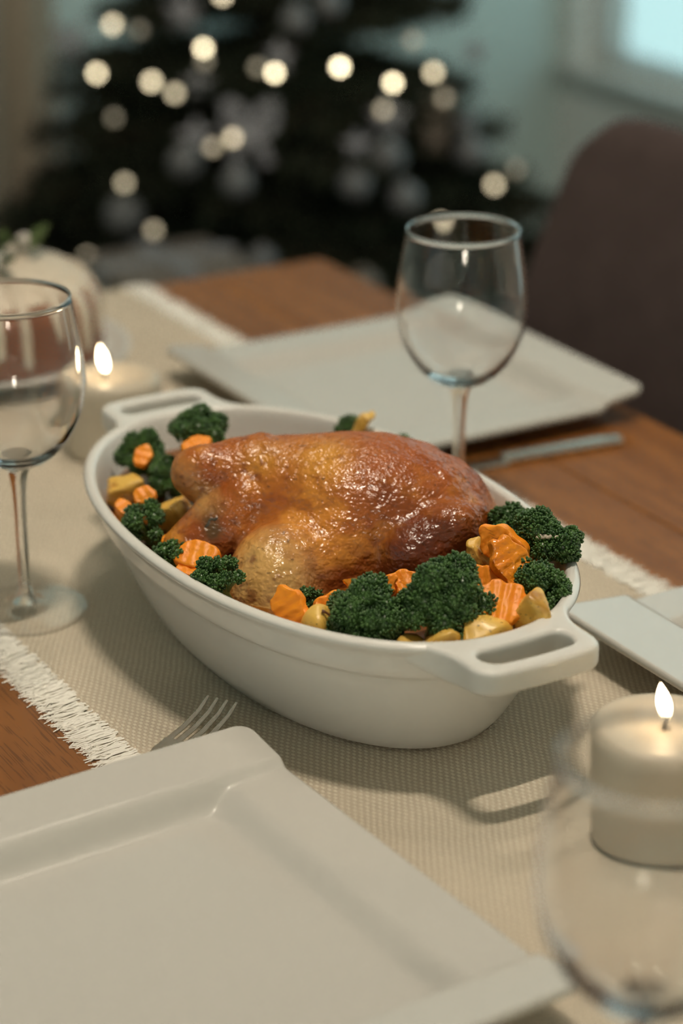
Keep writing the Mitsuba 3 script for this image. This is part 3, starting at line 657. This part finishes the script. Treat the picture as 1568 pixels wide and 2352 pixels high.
# ---------------------------------------------------------------- potatoes
def chunk(sx, sy, sz, seed, n=13, soft=4):
    r_ = np.random.default_rng(seed); p = r_.uniform(-1, 1, (n * 6, 3)); p /= np.abs(p).max(1, keepdims=True) ** .85; p = p[r_.permutation(len(p))[:n]]
    m = trimesh.Trimesh(p).convex_hull; m = m.subdivide().subdivide().subdivide(); trimesh.smoothing.filter_laplacian(m, iterations=soft)
    m.vertices = m.vertices * [sx, sy, sz]
    nn = meshkit.fbm(m.vertices * 240 + seed, 3, seed) - .5
    m.vertices = m.vertices + m.vertex_normals * (nn * .0026)[:, None]; return m
PT = [
    (0.5477, 1.2008, 0.0800, .0088, .0078, .0105, 'yellow potato cube at the left end of the dish'),
    (0.7121, 1.1894, 0.0920, .0050, .0040, .0085, 'thin yellow potato wedge sticking up behind the chicken back'),
    (0.6668, 0.9841, 0.0860, .0045, .0050, .0120, 'slim yellow potato stick between the chicken and the tall carrot'),
    (0.6246, 0.9144, 0.0810, .0125, .0090, .0090, 'roast potato chunk at the front rim right of the big broccoli'),
    (0.6516, 0.9133, 0.0840, .0110, .0095, .0125, 'large pale roast potato chunk above the handle slot'),
    (0.5977, 0.9244, 0.0750, .0110, .0080, .0085, 'pointed potato chunk under the big front broccoli'),
    (0.5862, 0.9333, 0.0720, .0090, .0080, .0080, 'low potato chunk at the front rim under the left front broccoli'),
    (0.6116, 0.9199, 0.0700, .0095, .0075, .0070, 'flat browned potato piece lying lowest at the front rim'),
    (0.5573, 1.1551, 0.0720, .0090, .0090, .0090, 'potato chunk deep between the left broccoli and the leg'),
    (0.6894, 0.9497, 0.0720, .0100, .0100, .0100, 'potato chunk hidden low between the two right broccoli florets')]
for i, (x, y, z, sx, sy, sz, lab) in enumerate(PT):
    k = thing('potato_chunk', lab, 'potato', 'roast potato pieces in the baking dish')
    scene[k] = mikit.ply(at(chunk(sx * 1.36, sy * 1.36, sz * 1.22, 90 + i), (x, y, TT + z), M=frame(up + .5 * RV * math.sin(i * 2.1) + .4 * TOCAM * math.cos(i * 1.3), i * 1.1)), 'mat_potato', True)
k = thing('onion_wedge', 'curved yellow onion wedge with a browned edge at the front rim', 'onion', None)
on = trimesh.creation.icosphere(4, 1.0); v = on.vertices * [.0125, .0080, .0118]; v[:, 1] -= .35 * (v[:, 0] ** 2) / .0105; on.vertices = v * (1 + .08 * (meshkit.fbm(v * 180, 2, 4)[:, None] - .5))
part(k, 'flesh', mikit.ply(at(on, (0.5527, 0.9719, TT + .079), M=frame(up + .2 * RV, .9)), 'mat_potato', True))
th = np.linspace(-1.0, 1.25, 16); pts = np.stack([.0112 * np.cos(th), -.0020 + 0 * th, .0112 * np.sin(th)], -1)
pts = pts @ np.array([RV, FV, up]) + [0.5527, 0.9719, TT + .0795] + TOCAM * .0040
part(k, 'browned_edge', mikit.ply(tube(pts, .0012 + .0005 * np.sin(th * 5), 8), 'mat_browned', True), 'browned edge')

# ---------------------------------------------------------------- wine glasses
def glass_parts(x, y, z0):
    o = (x, y, z0)
    outer = spline([(.0102, .0975), (.018, .1000), (.026, .1062), (.0345, .1175), (.0410, .1330), (.0437, .1500), (.0428, .1660), (.0402, .1840), (.0369, .2018)], 44)
    inner = spline([(.0360, .2018), (.0392, .1840), (.0418, .1660), (.0426, .1500), (.0398, .1334), (.0330, .1190), (.0245, .1090), (.0150, .1042), (0, .1030)], 44)
    bowl = np.vstack([[(0, .0975)], outer, inner])
    rim = [(.03645 + .0009 * math.cos(a), .2026 + .0008 * math.sin(a)) for a in np.linspace(0, 2 * np.pi, 10, endpoint=False)]
    stem = spline([(0, .0974), (.0100, .0974), (.0075, .0940), (.0055, .0880), (.0043, .0780), (.0037, .0600), (.0037, .0300), (.0042, .0140), (.0058, .0080), (.0080, .0055), (0, .0050)], 60)
    foot = spline([(0, .0052), (.0082, .0050), (.0160, .0034), (.0300, .0022), (.0372, .0018)], 20)
    foot_rim = [(.0372 + .0009 * math.cos(a), .0013 + .0007 * math.sin(a)) for a in np.linspace(0, 2 * np.pi, 10, endpoint=False)]
    S = lambda m, b: mikit.ply(at(m, o), b, True)
    return [('bowl', S(lathe(bowl, 96), 'mat_glass')), ('rim', S(lathe(rim, 96, True), 'mat_glass')), ('stem', S(lathe(stem, 40), 'mat_glass')),
            ('foot', S(lathe(foot, 96), 'mat_glass_wall')), ('foot_edge', S(lathe(foot_rim, 96, True), 'mat_glass'))]
for x, y, z0, lab in ((.4881, 1.2227, RUN_Z, 'empty wine glass at the left border in front of the iced cake'),
                      (.8000, 1.2109, RUN_Z, 'empty wine glass standing behind the chicken before the far plate'),
                      (.4735, .5804, RUN_Z, 'blurred wine glass closest to the camera in the bottom right corner')):
    k = thing('wine_glass', lab, 'wine glass', 'empty wine glasses')
    for nm, s in glass_parts(x, y, z0): part(k, nm, s)

# ---------------------------------------------------------------- candles
def candle(x, y, R, H, wick, fl, lab):
    k = thing('pillar_candle', lab, 'candle', 'white pillar candles'); z = RUN_Z
    prof = spline([(0, H - .0035), (R * .45, H - .0030), (R * .72, H - .0008), (R * .88, H - .0002), (R * .97, H - .0035), (R, H - .0090), (R, H * .5), (R * .995, .006), (R * .965, .0012), (R * .90, 0), (0, 0)], 90)
    part(k, 'wax', mikit.ply(at(lathe(prof[::-1], 72), (x, y, z)), 'mat_wax', True))
    w0 = np.array([x, y, z + H - .004]) + wick; w1 = w0 + np.array([0, 0, .0055]) + RV * .0015; w2 = w0 + np.array([0, 0, .0115]) + RV * .0022
    part(k, 'wick', mikit.ply(tube([w0, w1, w2], [.0009, .0008, .0006], 8), 'mat_wick', True), 'short dark wick')
    lean = fl
    p = spline([(0, 0), (.0018, .0015), (.0034, .0050), (.0038, .0088), (.0031, .0138), (.0016, .0180), (0, .0212)], 24)
    m = lathe(p[::-1], 24); v = m.vertices.copy(); v = v + (v[:, 2:] ** 1.0) * lean * 1.0; m.vertices = v; m.fix_normals()
    part(k, 'flame', mikit.ply(at(m, w1 + [0, 0, .0005]), 'mat_white_paint', True, emitter=emit(FLAME_RGB, 1)), 'bright candle flame')
candle(.6590, .8060, .0385, .0640, np.array([0, 0, 0]), -.20 * RV, 'lit white pillar candle at the right border in front of the baking dish')
candle(.6540, 1.4460, .0350, .0580, -.006 * RV, -.16 * RV, 'lit white pillar candle at the back left between cake and baking dish')

# ---------------------------------------------------------------- cutlery
def fork_mesh(L=.165):
    """tines toward +y from the origin at the neck; returns (handle, head) in local coordinates"""
    n = 40; y = np.linspace(-L + .062, .0, n); w = np.interp(y, [-L + .062, -L + .08, -.05, -.02, 0], [.0105, .0095, .0040, .0032, .0046]) / 1.0
    w = w * .9; z = np.interp(y, [-L + .062, -.07, -.02, 0], [.0016, .0024, .0060, .0080]); t = np.interp(y, [-L + .062, -.03, 0], [.0016, .0017, .0013])
    yh = np.linspace(0, .028, 16); wh = np.interp(yh, [0, .006, .014, .028], [.0046, .0086, .0112, .0118]) * .95; zh = .0080 - .0035 * np.sin(yh / .028 * 1.7); th_ = np.full(16, .0011)
    def strip(y, w, z, t):
        a = np.linspace(0, 2 * np.pi, 12, endpoint=False); V = np.stack([w[:, None] * np.cos(a), np.repeat(y[:, None], 12, 1), z[:, None] + t[:, None] * np.sin(a) + (w[:, None] * np.cos(a)) ** 2 * 6], -1).reshape(-1, 3); F = []
        for i in range(len(y) - 1):
            for j in range(12):
                A, B = i * 12 + j, i * 12 + (j + 1) % 12; F += [[A, A + 12, B + 12], [A, B + 12, B]]
        for e in (0, len(y) - 1):
            c = len(V); V = np.vstack([V, V[e * 12:e * 12 + 12].mean(0)]); F += [[c, e * 12 + j, e * 12 + (j + 1) % 12] for j in range(12)]
        m = trimesh.Trimesh(V, F, process=False); m.fix_normals(); return m
    handle = strip(y, w, z, t); head = strip(yh, wh, zh, th_); tines = []
    for i in range(4):
        xx = (-.0096 + i * .0064) * .95; yt = np.linspace(.0265, .072, 14); zt = np.interp(yt, [.0265, .045, .062, .072], [.0046, .0044, .0068, .0105])
        m = strip(yt, np.interp(yt, [.0265, .06, .072], [.0021, .0016, .0009]), zt, np.full(14, .0009)); m.apply_translation([xx, 0, 0]); tines.append(m)
    return handle, head, tines
k = thing('fork', 'steel dinner fork tucked under the edge of the nearest plate, tines on the runner', 'fork')
ha, he, ti = fork_mesh(); O = (.4660, .9930, RUN_Z + .001); A = math.radians(-57)
part(k, 'handle', mikit.ply(at(ha, O, A), 'mat_steel', 40)); part(k, 'head', mikit.ply(at(he, O, A), 'mat_steel', 40))
for t_ in ti: part(k, 'tine', mikit.ply(at(t_, O, A), 'mat_steel', 40))
k = thing('table_knife', 'steel table knife lying on the bare wood beside the far plate', 'knife')
kb = rbox(0, -.0085, 0, .115, .0085, .0022, .001, 1); v = kb.vertices.copy(); v[:, 1] *= 1 - .5 * np.clip((.03 - v[:, 0]) / .03, 0, 1); kb.vertices = v
part(k, 'blade', mikit.ply(at(kb, (.775, 1.2975, TT + .0008), math.radians(-6)), 'mat_steel', 40))
part(k, 'handle', mikit.ply(at(rbox(.112, -.0065, -.0006, .212, .0065, .0062, .003, 1), (.775, 1.2975, TT + .0008), math.radians(-6)), 'mat_steel', 40))

# ---------------------------------------------------------------- cake
CK = np.array([.634, 1.650]); CR_, CH = .097, .068
def cake_r(th, z):
    t = z / CH; flute = .030 * np.abs(np.sin(th * 8)) ** .8 * (1 - .5 * t)
    body = np.where(t < .5, 1.0, np.sqrt(np.clip(1 - ((t - .5) / .5) ** 2.4, 0, 1)) * .62 + .38)
    return CR_ * (body * (1 - .02 * t) - flute)
def cake_mesh(zlo, off, th, mask=None):
    nz_ = 30; zz = np.linspace(0, 1, nz_); V = []
    for s in zz:
        z = CH * s; r = cake_r(th, np.full_like(th, z)) + off; V.append(np.stack([r * np.cos(th), r * np.sin(th), np.full_like(th, z)], -1))
    for rr, dz in ((.32, .0), (.26, -.006), (.22, -.02)):
        V.append(np.stack([CR_ * rr * np.cos(th), CR_ * rr * np.sin(th), np.full_like(th, CH + dz + off)], -1))
    return np.array(V)
th = np.linspace(0, 2 * np.pi, 240, endpoint=False)
V = cake_mesh(0, 0, th); nr = len(V); idx = np.arange(nr * 240).reshape(nr, 240)
A, B = idx[:-1], np.roll(idx[:-1], -1, 1); C, D_ = np.roll(idx[1:], -1, 1), idx[1:]
F_ = np.vstack([np.stack([A, B, C], -1).reshape(-1, 3), np.stack([A, C, D_], -1).reshape(-1, 3)])
ck = thing('bundt_cake', 'brown fluted cake with white icing drips and green leaves at the left border', 'cake')
CZ = RUN_Z + .0225
part(ck, 'sponge', mikit.ply(at(trimesh.Trimesh(V.reshape(-1, 3), F_, process=False), (CK[0], CK[1], CZ)), 'mat_cake', 60))
# icing: the same surface a little proud, kept above a dripping lower line
r8 = np.random.default_rng(5); drip = np.full(240, .80); nd = 21
for i in range(nd):
    c_ = (i + r8.uniform(-.2, .2)) / nd * 2 * np.pi; dep = r8.uniform(.32, .72); w_ = r8.uniform(.055, .085)
    dth = np.abs((th - c_ + np.pi) % (2 * np.pi) - np.pi); drip = np.minimum(drip, .80 - (dep) * (dth < w_) * np.sqrt(np.clip(1 - (dth / w_) ** 4, 0, 1)))
rows = []
for s in np.linspace(0, 1, 26):
    t = drip + (1 - drip) * s; z = CH * t; thick = .0032 * np.clip(s * 12, .05, 1) ** .5
    r = cake_r(th, z) + thick; rows.append(np.stack([r * np.cos(th), r * np.sin(th), z + (.0022 if s > .6 else 0) * np.ones_like(z)], -1))
for rr in (.33, .28): rows.append(np.stack([CR_ * rr * np.cos(th), CR_ * rr * np.sin(th), np.full_like(th, CH + .0025)], -1))
Vi = np.array(rows); nr = len(Vi); idx = np.arange(nr * 240).reshape(nr, 240); A, B = idx[:-1], np.roll(idx[:-1], -1, 1); C, D_ = np.roll(idx[1:], -1, 1), idx[1:]
part(ck, 'icing', mikit.ply(at(trimesh.Trimesh(Vi.reshape(-1, 3), np.vstack([np.stack([A, B, C], -1).reshape(-1, 3), np.stack([A, C, D_], -1).reshape(-1, 3)]), process=False), (CK[0], CK[1], CZ)), 'mat_icing', True), 'white icing running down in drips')
k = thing('cake_plate', 'round white plate under the iced cake', 'plate')
scene[k] = mikit.ply(at(lathe(spline([(0, 0), (.070, 0), (.078, .002), (.108, .0125), (.117, .0175), (.1185, .0195), (.1165, .0200), (.1060, .0175), (.0980, .0170), (0, .0165)], 60)[::1], 96), (CK[0], CK[1], RUN_Z + .004)), 'mat_porcelain', 40)
def leaf(L, W):
    t = np.linspace(0, 1, 12); w = W * np.sin(np.pi * t ** .8) ** .9; V = []
    for i in range(12):
        for s in (-1, 0, 1): V.append([s * w[i], L * t[i], .15 * L * np.sin(np.pi * t[i] * .9) + .25 * abs(s) * w[i]])
    V = np.array(V); F = grid_faces(12, 3); V2 = V - [0, 0, .0006]
    return trimesh.Trimesh(np.vstack([V, V2]), np.vstack([F, F[:, ::-1] + len(V)]), process=False)
gar = thing('leaf_garnish', 'garnish of green leaves and pale berries lying on top of the iced cake', 'garnish')
r9 = np.random.default_rng(12)
for i in range(16):
    a = r9.uniform(0, 2 * np.pi); rr = r9.uniform(.015, .058); m = leaf(r9.uniform(.024, .042), r9.uniform(.006, .011))
    m.apply_transform(trimesh.transformations.rotation_matrix(r9.uniform(-.1, .3), [1, 0, 0]))
    part(gar, 'leaf', mikit.ply(at(m, (CK[0] + rr * math.cos(a) * .8, CK[1] + rr * math.sin(a) * .8, CZ + CH + .004 + r9.uniform(0, .008)), r9.uniform(0, 6.28)), 'mat_leaf', True))
for i in range(7):
    a = r9.uniform(0, 2 * np.pi); rr = r9.uniform(.0, .05)
    part(gar, 'berry', mikit.ply(at(trimesh.creation.icosphere(2, .0075), (CK[0] + rr * math.cos(a), CK[1] + rr * math.sin(a), CZ + CH + .010)), 'mat_sugar', True), 'sugared berry')

# ---------------------------------------------------------------- chair
k = thing('dining_chair', 'dark plum upholstered dining chair at the far long side of the table', 'chair')
def back_mesh():
    m = rbox(-.022, -.205, 0, .022, .205, .46, .020, 3); m = m.subdivide_to_size(.03)
    v = m.vertices.copy(); t = v[:, 2] / .46
    v[:, 1] *= 1.05 - .01 * t; v[:, 0] += .05 * t + .075 * t ** 2 + .012 * (v[:, 1] / .2) ** 2 * -1
    r = .05; cy = np.clip(np.abs(v[:, 1]) - (.2 - r), 0, 1) / r; v[:, 2] -= np.where(t > .5, .030 * cy ** 2 * np.clip((t - .5) * 2, 0, 1), 0)
    m.vertices = v; return m
CX, CY = 1.105, 1.432
part(k, 'backrest', mikit.ply(at(back_mesh(), (CX, CY, .445)), 'mat_plum', 60))
part(k, 'seat', mikit.ply(rbox(CX - .40, CY - .22, .40, CX + .02, CY + .22, .475, .03, 3), 'mat_plum', 60))
for dx, dy in ((-.36, -.18), (-.36, .18), (0, -.18), (0, .18)):
    part(k, 'leg', mikit.ply(tube([(CX + dx + (.04 if dx == 0 else -.01), CY + dy, 0), (CX + dx, CY + dy, .41)], [.012, .018], 10), 'mat_dark_wood', 30))

# ---------------------------------------------------------------- christmas tree
TC = np.array([1.59, 2.90])
r3 = np.random.default_rng(3)
def branch_mesh(seed, L=1.0):
    """along +y, unit length: woody spine, side twigs, needles"""
    r_ = np.random.default_rng(seed); wood, nv = [], []
    spine = np.array([[0, t, -.10 * t + .10 * t * t] for t in np.linspace(0, 1, 8)]); wood.append(tube(spine, np.linspace(.020, .006, 8), 5))
    segs = [(spine, .0)]
    for i in range(11):
        t = .16 + .8 * i / 11 + r_.uniform(-.02, .02); s = 1 if i % 2 else -1; l = (1 - t) * .52 + .12; b = np.array([0, t, -.10 * t + .10 * t * t])
        e = b + np.array([s * l * .72, l * .62, r_.uniform(-.10, .04) * l]); tw = np.array([b, (b + e) / 2 + [0, 0, -.01], e]); wood.append(tube(tw, [.008, .006, .004], 4)); segs.append((tw, .1))
    for pts, _ in segs:
        tt = np.r_[0, np.cumsum(np.linalg.norm(np.diff(pts, axis=0), axis=1))]; n = int(tt[-1] * 190) + 14
        s_ = np.sort(r_.uniform(0, tt[-1], n)); p = np.stack([np.interp(s_, tt, pts[:, c]) for c in range(3)], -1); dirn = (pts[-1] - pts[0]) / np.linalg.norm(pts[-1] - pts[0])
        u = r_.normal(0, 1, (n, 3)); u -= (u @ dirn)[:, None] * dirn; u /= np.linalg.norm(u, axis=1, keepdims=True)
        nd = u * .85 + dirn * .65; nd /= np.linalg.norm(nd, axis=1, keepdims=True); ln = r_.uniform(.055, .085, n)
        sd = np.cross(nd, r_.normal(0, 1, (n, 3))); sd /= np.linalg.norm(sd, axis=1, keepdims=True)
        nv.append(np.stack([p - sd * .0062, p + sd * .0062, p + nd * ln[:, None] + sd * .0035, p + nd * ln[:, None] - sd * .0035], 1))
    nv = np.vstack(nv); N = len(nv); f = (np.array([[0, 1, 2], [0, 2, 3]])[None] + (np.arange(N) * 4)[:, None, None]).reshape(-1, 3)
    return cat(wood), (nv.reshape(-1, 3), f)
tree = thing('christmas_tree', 'dark green christmas tree hung with silver ornaments behind the table', 'christmas tree')
part(tree, 'trunk', mikit.ply(at(tube([(0, 0, .0), (.005, 0, .7), (0, .004, 1.30)], [.040, .026, .005], 12), (TC[0], TC[1], .02)), 'mat_bark', True))
part(tree, 'stand', mikit.ply(at(lathe([(0, .0), (.17, 0), (.17, .02), (.07, .05), (.065, .12), (.05, .12), (.05, .02), (0, .02)], 32), (TC[0], TC[1], 0)), 'mat_dark_wood', 30))
VAR = []
for sd in range(5):
    w_, nd = branch_mesh(200 + sd)
    VAR.append(({'w': mikit.ply(w_, 'mat_bark', False)}, {'n': mikit.ply(nd, 'mat_needles', False)}))
levels = np.r_[np.arange(.16, .9, .056), np.arange(.9, 1.24, .07)]
ang0 = 0
for zl in levels:
    R = min(.50 * (1.30 - zl), .43); nb_ = int(12 * (R / .5) ** .5) + 1; ang0 += .61
    for j in range(nb_):
        a = ang0 + j / nb_ * 2 * np.pi + r3.uniform(-.16, .16); L = R * r3.uniform(.80, 1.12); dz = r3.uniform(-.025, .025); el = r3.uniform(-16, 2)
        to = T().translate([TC[0], TC[1], float(zl + dz + .10 * L)]).rotate([0, 0, 1], float(math.degrees(a))).rotate([1, 0, 0], float(el)).scale([float(L)] * 3)
        w_, nd = VAR[int(r3.integers(5))]
        b = part(tree, 'branch', {**w_['w'], 'to_world': to}); part(b, 'needles', {**nd['n'], 'to_world': to}, None, 'stuff')

BULBS = [(1.315, 2.859, 0.77, 0.5), (1.282, 2.844, 0.71, 0.7), (1.354, 2.667, 0.767, 0.85), (1.302, 2.716, 0.72, 0.55), (1.315, 2.675, 0.711, 0.3), (1.264, 2.755, 0.669, 0.05),
         (1.417, 2.591, 0.742, 0.95), (1.4, 2.606, 0.748, 0.06), (1.498, 2.564, 0.746, 1.3), (1.57, 2.55, 0.72, 1), (1.646, 2.571, 0.722, 0.5), (1.621, 2.584, 0.765, 0.07),
         (1.354, 2.59, 0.665, 0.35), (1.331, 2.603, 0.653, 0.15), (1.245, 2.689, 0.598, 0.2), (1.252, 2.62, 0.55, 0.15), (1.263, 2.585, 0.526, 0.1), (1.191, 2.697, 0.504, 0.15),
         (1.716, 2.524, 0.571, 0.35), (1.594, 2.467, 0.548, 0.4), (1.545, 2.533, 0.691, 0.15), (1.655, 2.558, 0.689, 0.1), (1.351, 2.658, 0.752, 0.06), (1.315, 2.776, 0.776, 0.04),
         (1.79, 2.581, 0.57, 0.06), (1.387, 2.675, 0.831, 0.5)]
st = thing('fairy_lights', 'string of small warm white fairy lights wound around the christmas tree', 'string lights')
ordr = sorted(BULBS, key=lambda b: -b[2]); cab = []
for i in range(len(ordr) - 1):
    a, b = np.array(ordr[i][:3]), np.array(ordr[i + 1][:3]); mid = (a + b) / 2; mid[2] -= .02; mid[:2] = mid[:2] * .9 + TC * .1; cab.append(tube([a, mid, b], .0014, 5))
part(st, 'cable', mikit.ply(cat(cab), 'mat_cable', True))
BL = trimesh.creation.icosphere(2, .0062)
for x, y, z, b in BULBS:
    part(st, 'bulb', mikit.ply(at(BL, (x, y, z)), 'mat_white_paint', True, emitter=emit(FAIRY_RGB * b, .02)))

def star_mesh(r, t=.006):
    a = np.arange(10) * np.pi / 5 + np.pi / 2; rr = np.where(np.arange(10) % 2 == 0, r, r * .45); p = np.stack([rr * np.cos(a), 0 * a, rr * np.sin(a)], -1)
    v = np.vstack([p, [[0, -t, 0], [0, t, 0]]]); f = []
    for i in range(10): j = (i + 1) % 10; f += [[10, i, j], [11, j, i]]
    m = trimesh.Trimesh(v, f, process=False); m.fix_normals(); return m
def bow_mesh(r):
    ms = []
    for s in (-1, 1):
        t = np.linspace(0, 2 * np.pi, 24); P_ = np.stack([s * r * .9 * np.sin(t / 2) ** 2 * (1 + .1 * np.cos(t)), .004 + r * .12 * np.sin(t), r * .75 * np.sin(t / 2) ** 1.5 * np.sign(1) * .5 + r * .28 * np.sin(t)], -1)
        w = r * .42; v = np.stack([P_ - [0, 0, w / 2], P_ + [0, 0, w / 2]], 1).reshape(-1, 3); ms.append(trimesh.Trimesh(v, grid_faces(24, 2), process=False))
        q = np.array([[0, 0, 0], [s * r * .25, -.004, -r * .5], [s * r * .5, 0, -r * 1.1]]); d = np.array([r * .16, 0, r * .04])
        v = np.stack([q - d, q + d], 1).reshape(-1, 3); ms.append(trimesh.Trimesh(v, grid_faces(3, 2), process=False))
    m = cat(ms); m2 = m.copy(); m2.vertices = m2.vertices + [0, .0008, 0]; m2.invert(); return cat([m, m2])
ORN = [(1.406, 2.639, 0.664, 0.0468, 'bow', 'large silver ribbon bow in the middle left of the tree'), (1.349, 2.684, 0.647, 0.0292, 'star', 'silver star left below the large ribbon bow on the tree'),
       (1.331, 2.683, 0.615, 0.0234, 'bauble', 'silver bauble lower left of the large ribbon bow'), (1.376, 2.622, 0.596, 0.0222, 'bauble', 'silver bauble straight below the large ribbon bow'),
       (1.584, 2.586, 0.666, 0.0339, 'star', 'large silver star right of the middle of the tree under two bright lights'), (1.57, 2.562, 0.616, 0.0246, 'bauble', 'silver bauble below the large silver star'),
       (1.724, 2.596, 0.599, 0.0234, 'bauble', 'silver bauble at the right side of the tree'), (1.726, 2.616, 0.634, 0.0199, 'bauble', 'small silver bauble just above the right side bauble'),
       (1.263, 2.733, 0.541, 0.0269, 'bauble', 'large silver bauble low on the left of the tree'), (1.366, 2.71, 0.71, 0.0234, 'star', 'silver star between two fairy lights at the upper left'),
       (1.516, 2.555, 0.59, 0.0222, 'bauble', 'dim silver bauble low in the middle of the tree'), (1.456, 2.652, 0.748, 0.0246, 'star', 'silver star above the bright middle fairy light'),
       (1.487, 2.66, 0.792, 0.0199, 'bauble', 'small silver bauble near the top border in the middle of the tree'), (1.53, 2.574, 0.636, 0.0234, 'star', 'small silver star left of the bauble below the large star'),
       (1.683, 2.61, 0.664, 0.0263, 'bow', 'champagne ribbon bow at the upper right under the rightmost bright light'), (1.38, 2.566, 0.503, 0.0211, 'bauble', 'silver bauble just above the table corner'),
       (1.494, 2.501, 0.467, 0.0257, 'bauble', 'champagne bauble left of the wine glass above the table edge'), (1.377, 2.771, 0.793, 0.0304, 'star', 'silver star near the top border at the left of the tree'),
       (1.534, 2.654, 0.81, 0.0199, 'bauble', 'small silver bauble touching the top border right of the middle'), (1.66, 2.585, 0.633, 0.0234, 'bow', 'small champagne ribbon bow below the other champagne bow'),
       (1.584, 2.54, 0.566, 0.0222, 'bauble', 'dim silver bauble low right of the middle above the wine glass'), (1.316, 3.007, 0.725, 0.0263, 'bow', 'silver ribbon bow at the far left tips of the tree'),
       (1.809, 2.719, 0.707, 0.0211, 'star', 'silver star at the upper right edge of the tree before the grey wall')]
FACE = math.atan2(-HX, HY)
for i, (x, y, z, r, kind, lab) in enumerate(ORN):
    champ = 'champagne' in lab
    if kind == 'bauble':
        k = thing('bauble', lab, 'ornament', 'tree ornaments')
        part(k, 'ball', mikit.ply(at(trimesh.creation.icosphere(3, r), (x, y, z)), 'mat_champagne' if champ else 'mat_silver', True))
        part(k, 'cap', mikit.ply(at(lathe([(0, r * 1.16), (r * .2, r * 1.14), (r * .22, r * .94), (0, r * .9)], 16), (x, y, z)), 'mat_steel', 30))
    elif kind == 'star':
        k = thing('star_ornament', lab, 'ornament', 'tree ornaments'); scene[k] = mikit.ply(at(star_mesh(r), (x, y, z), FACE + .3 * math.sin(i)), 'mat_ribbon')
    else:
        k = thing('ribbon_bow', lab, 'ornament', 'tree ornaments'); scene[k] = mikit.ply(at(bow_mesh(r), (x, y, z), FACE + .3 * math.sin(i)), 'mat_champagne' if champ else 'mat_ribbon', True)
k = thing('gift_box', 'grey brown wrapped gift box beneath the tree beyond the table end', 'gift')
part(k, 'box', mikit.ply(rbox(1.12, 2.43, 0, 1.30, 2.57, .548, .006, 1), 'mat_gift', 30))
part(k, 'ribbon', mikit.ply(cat([box(1.197, 2.427, 0, 1.223, 2.573, .552), box(1.117, 2.487, 0, 1.303, 2.513, .551)]), 'mat_gift_ribbon'))
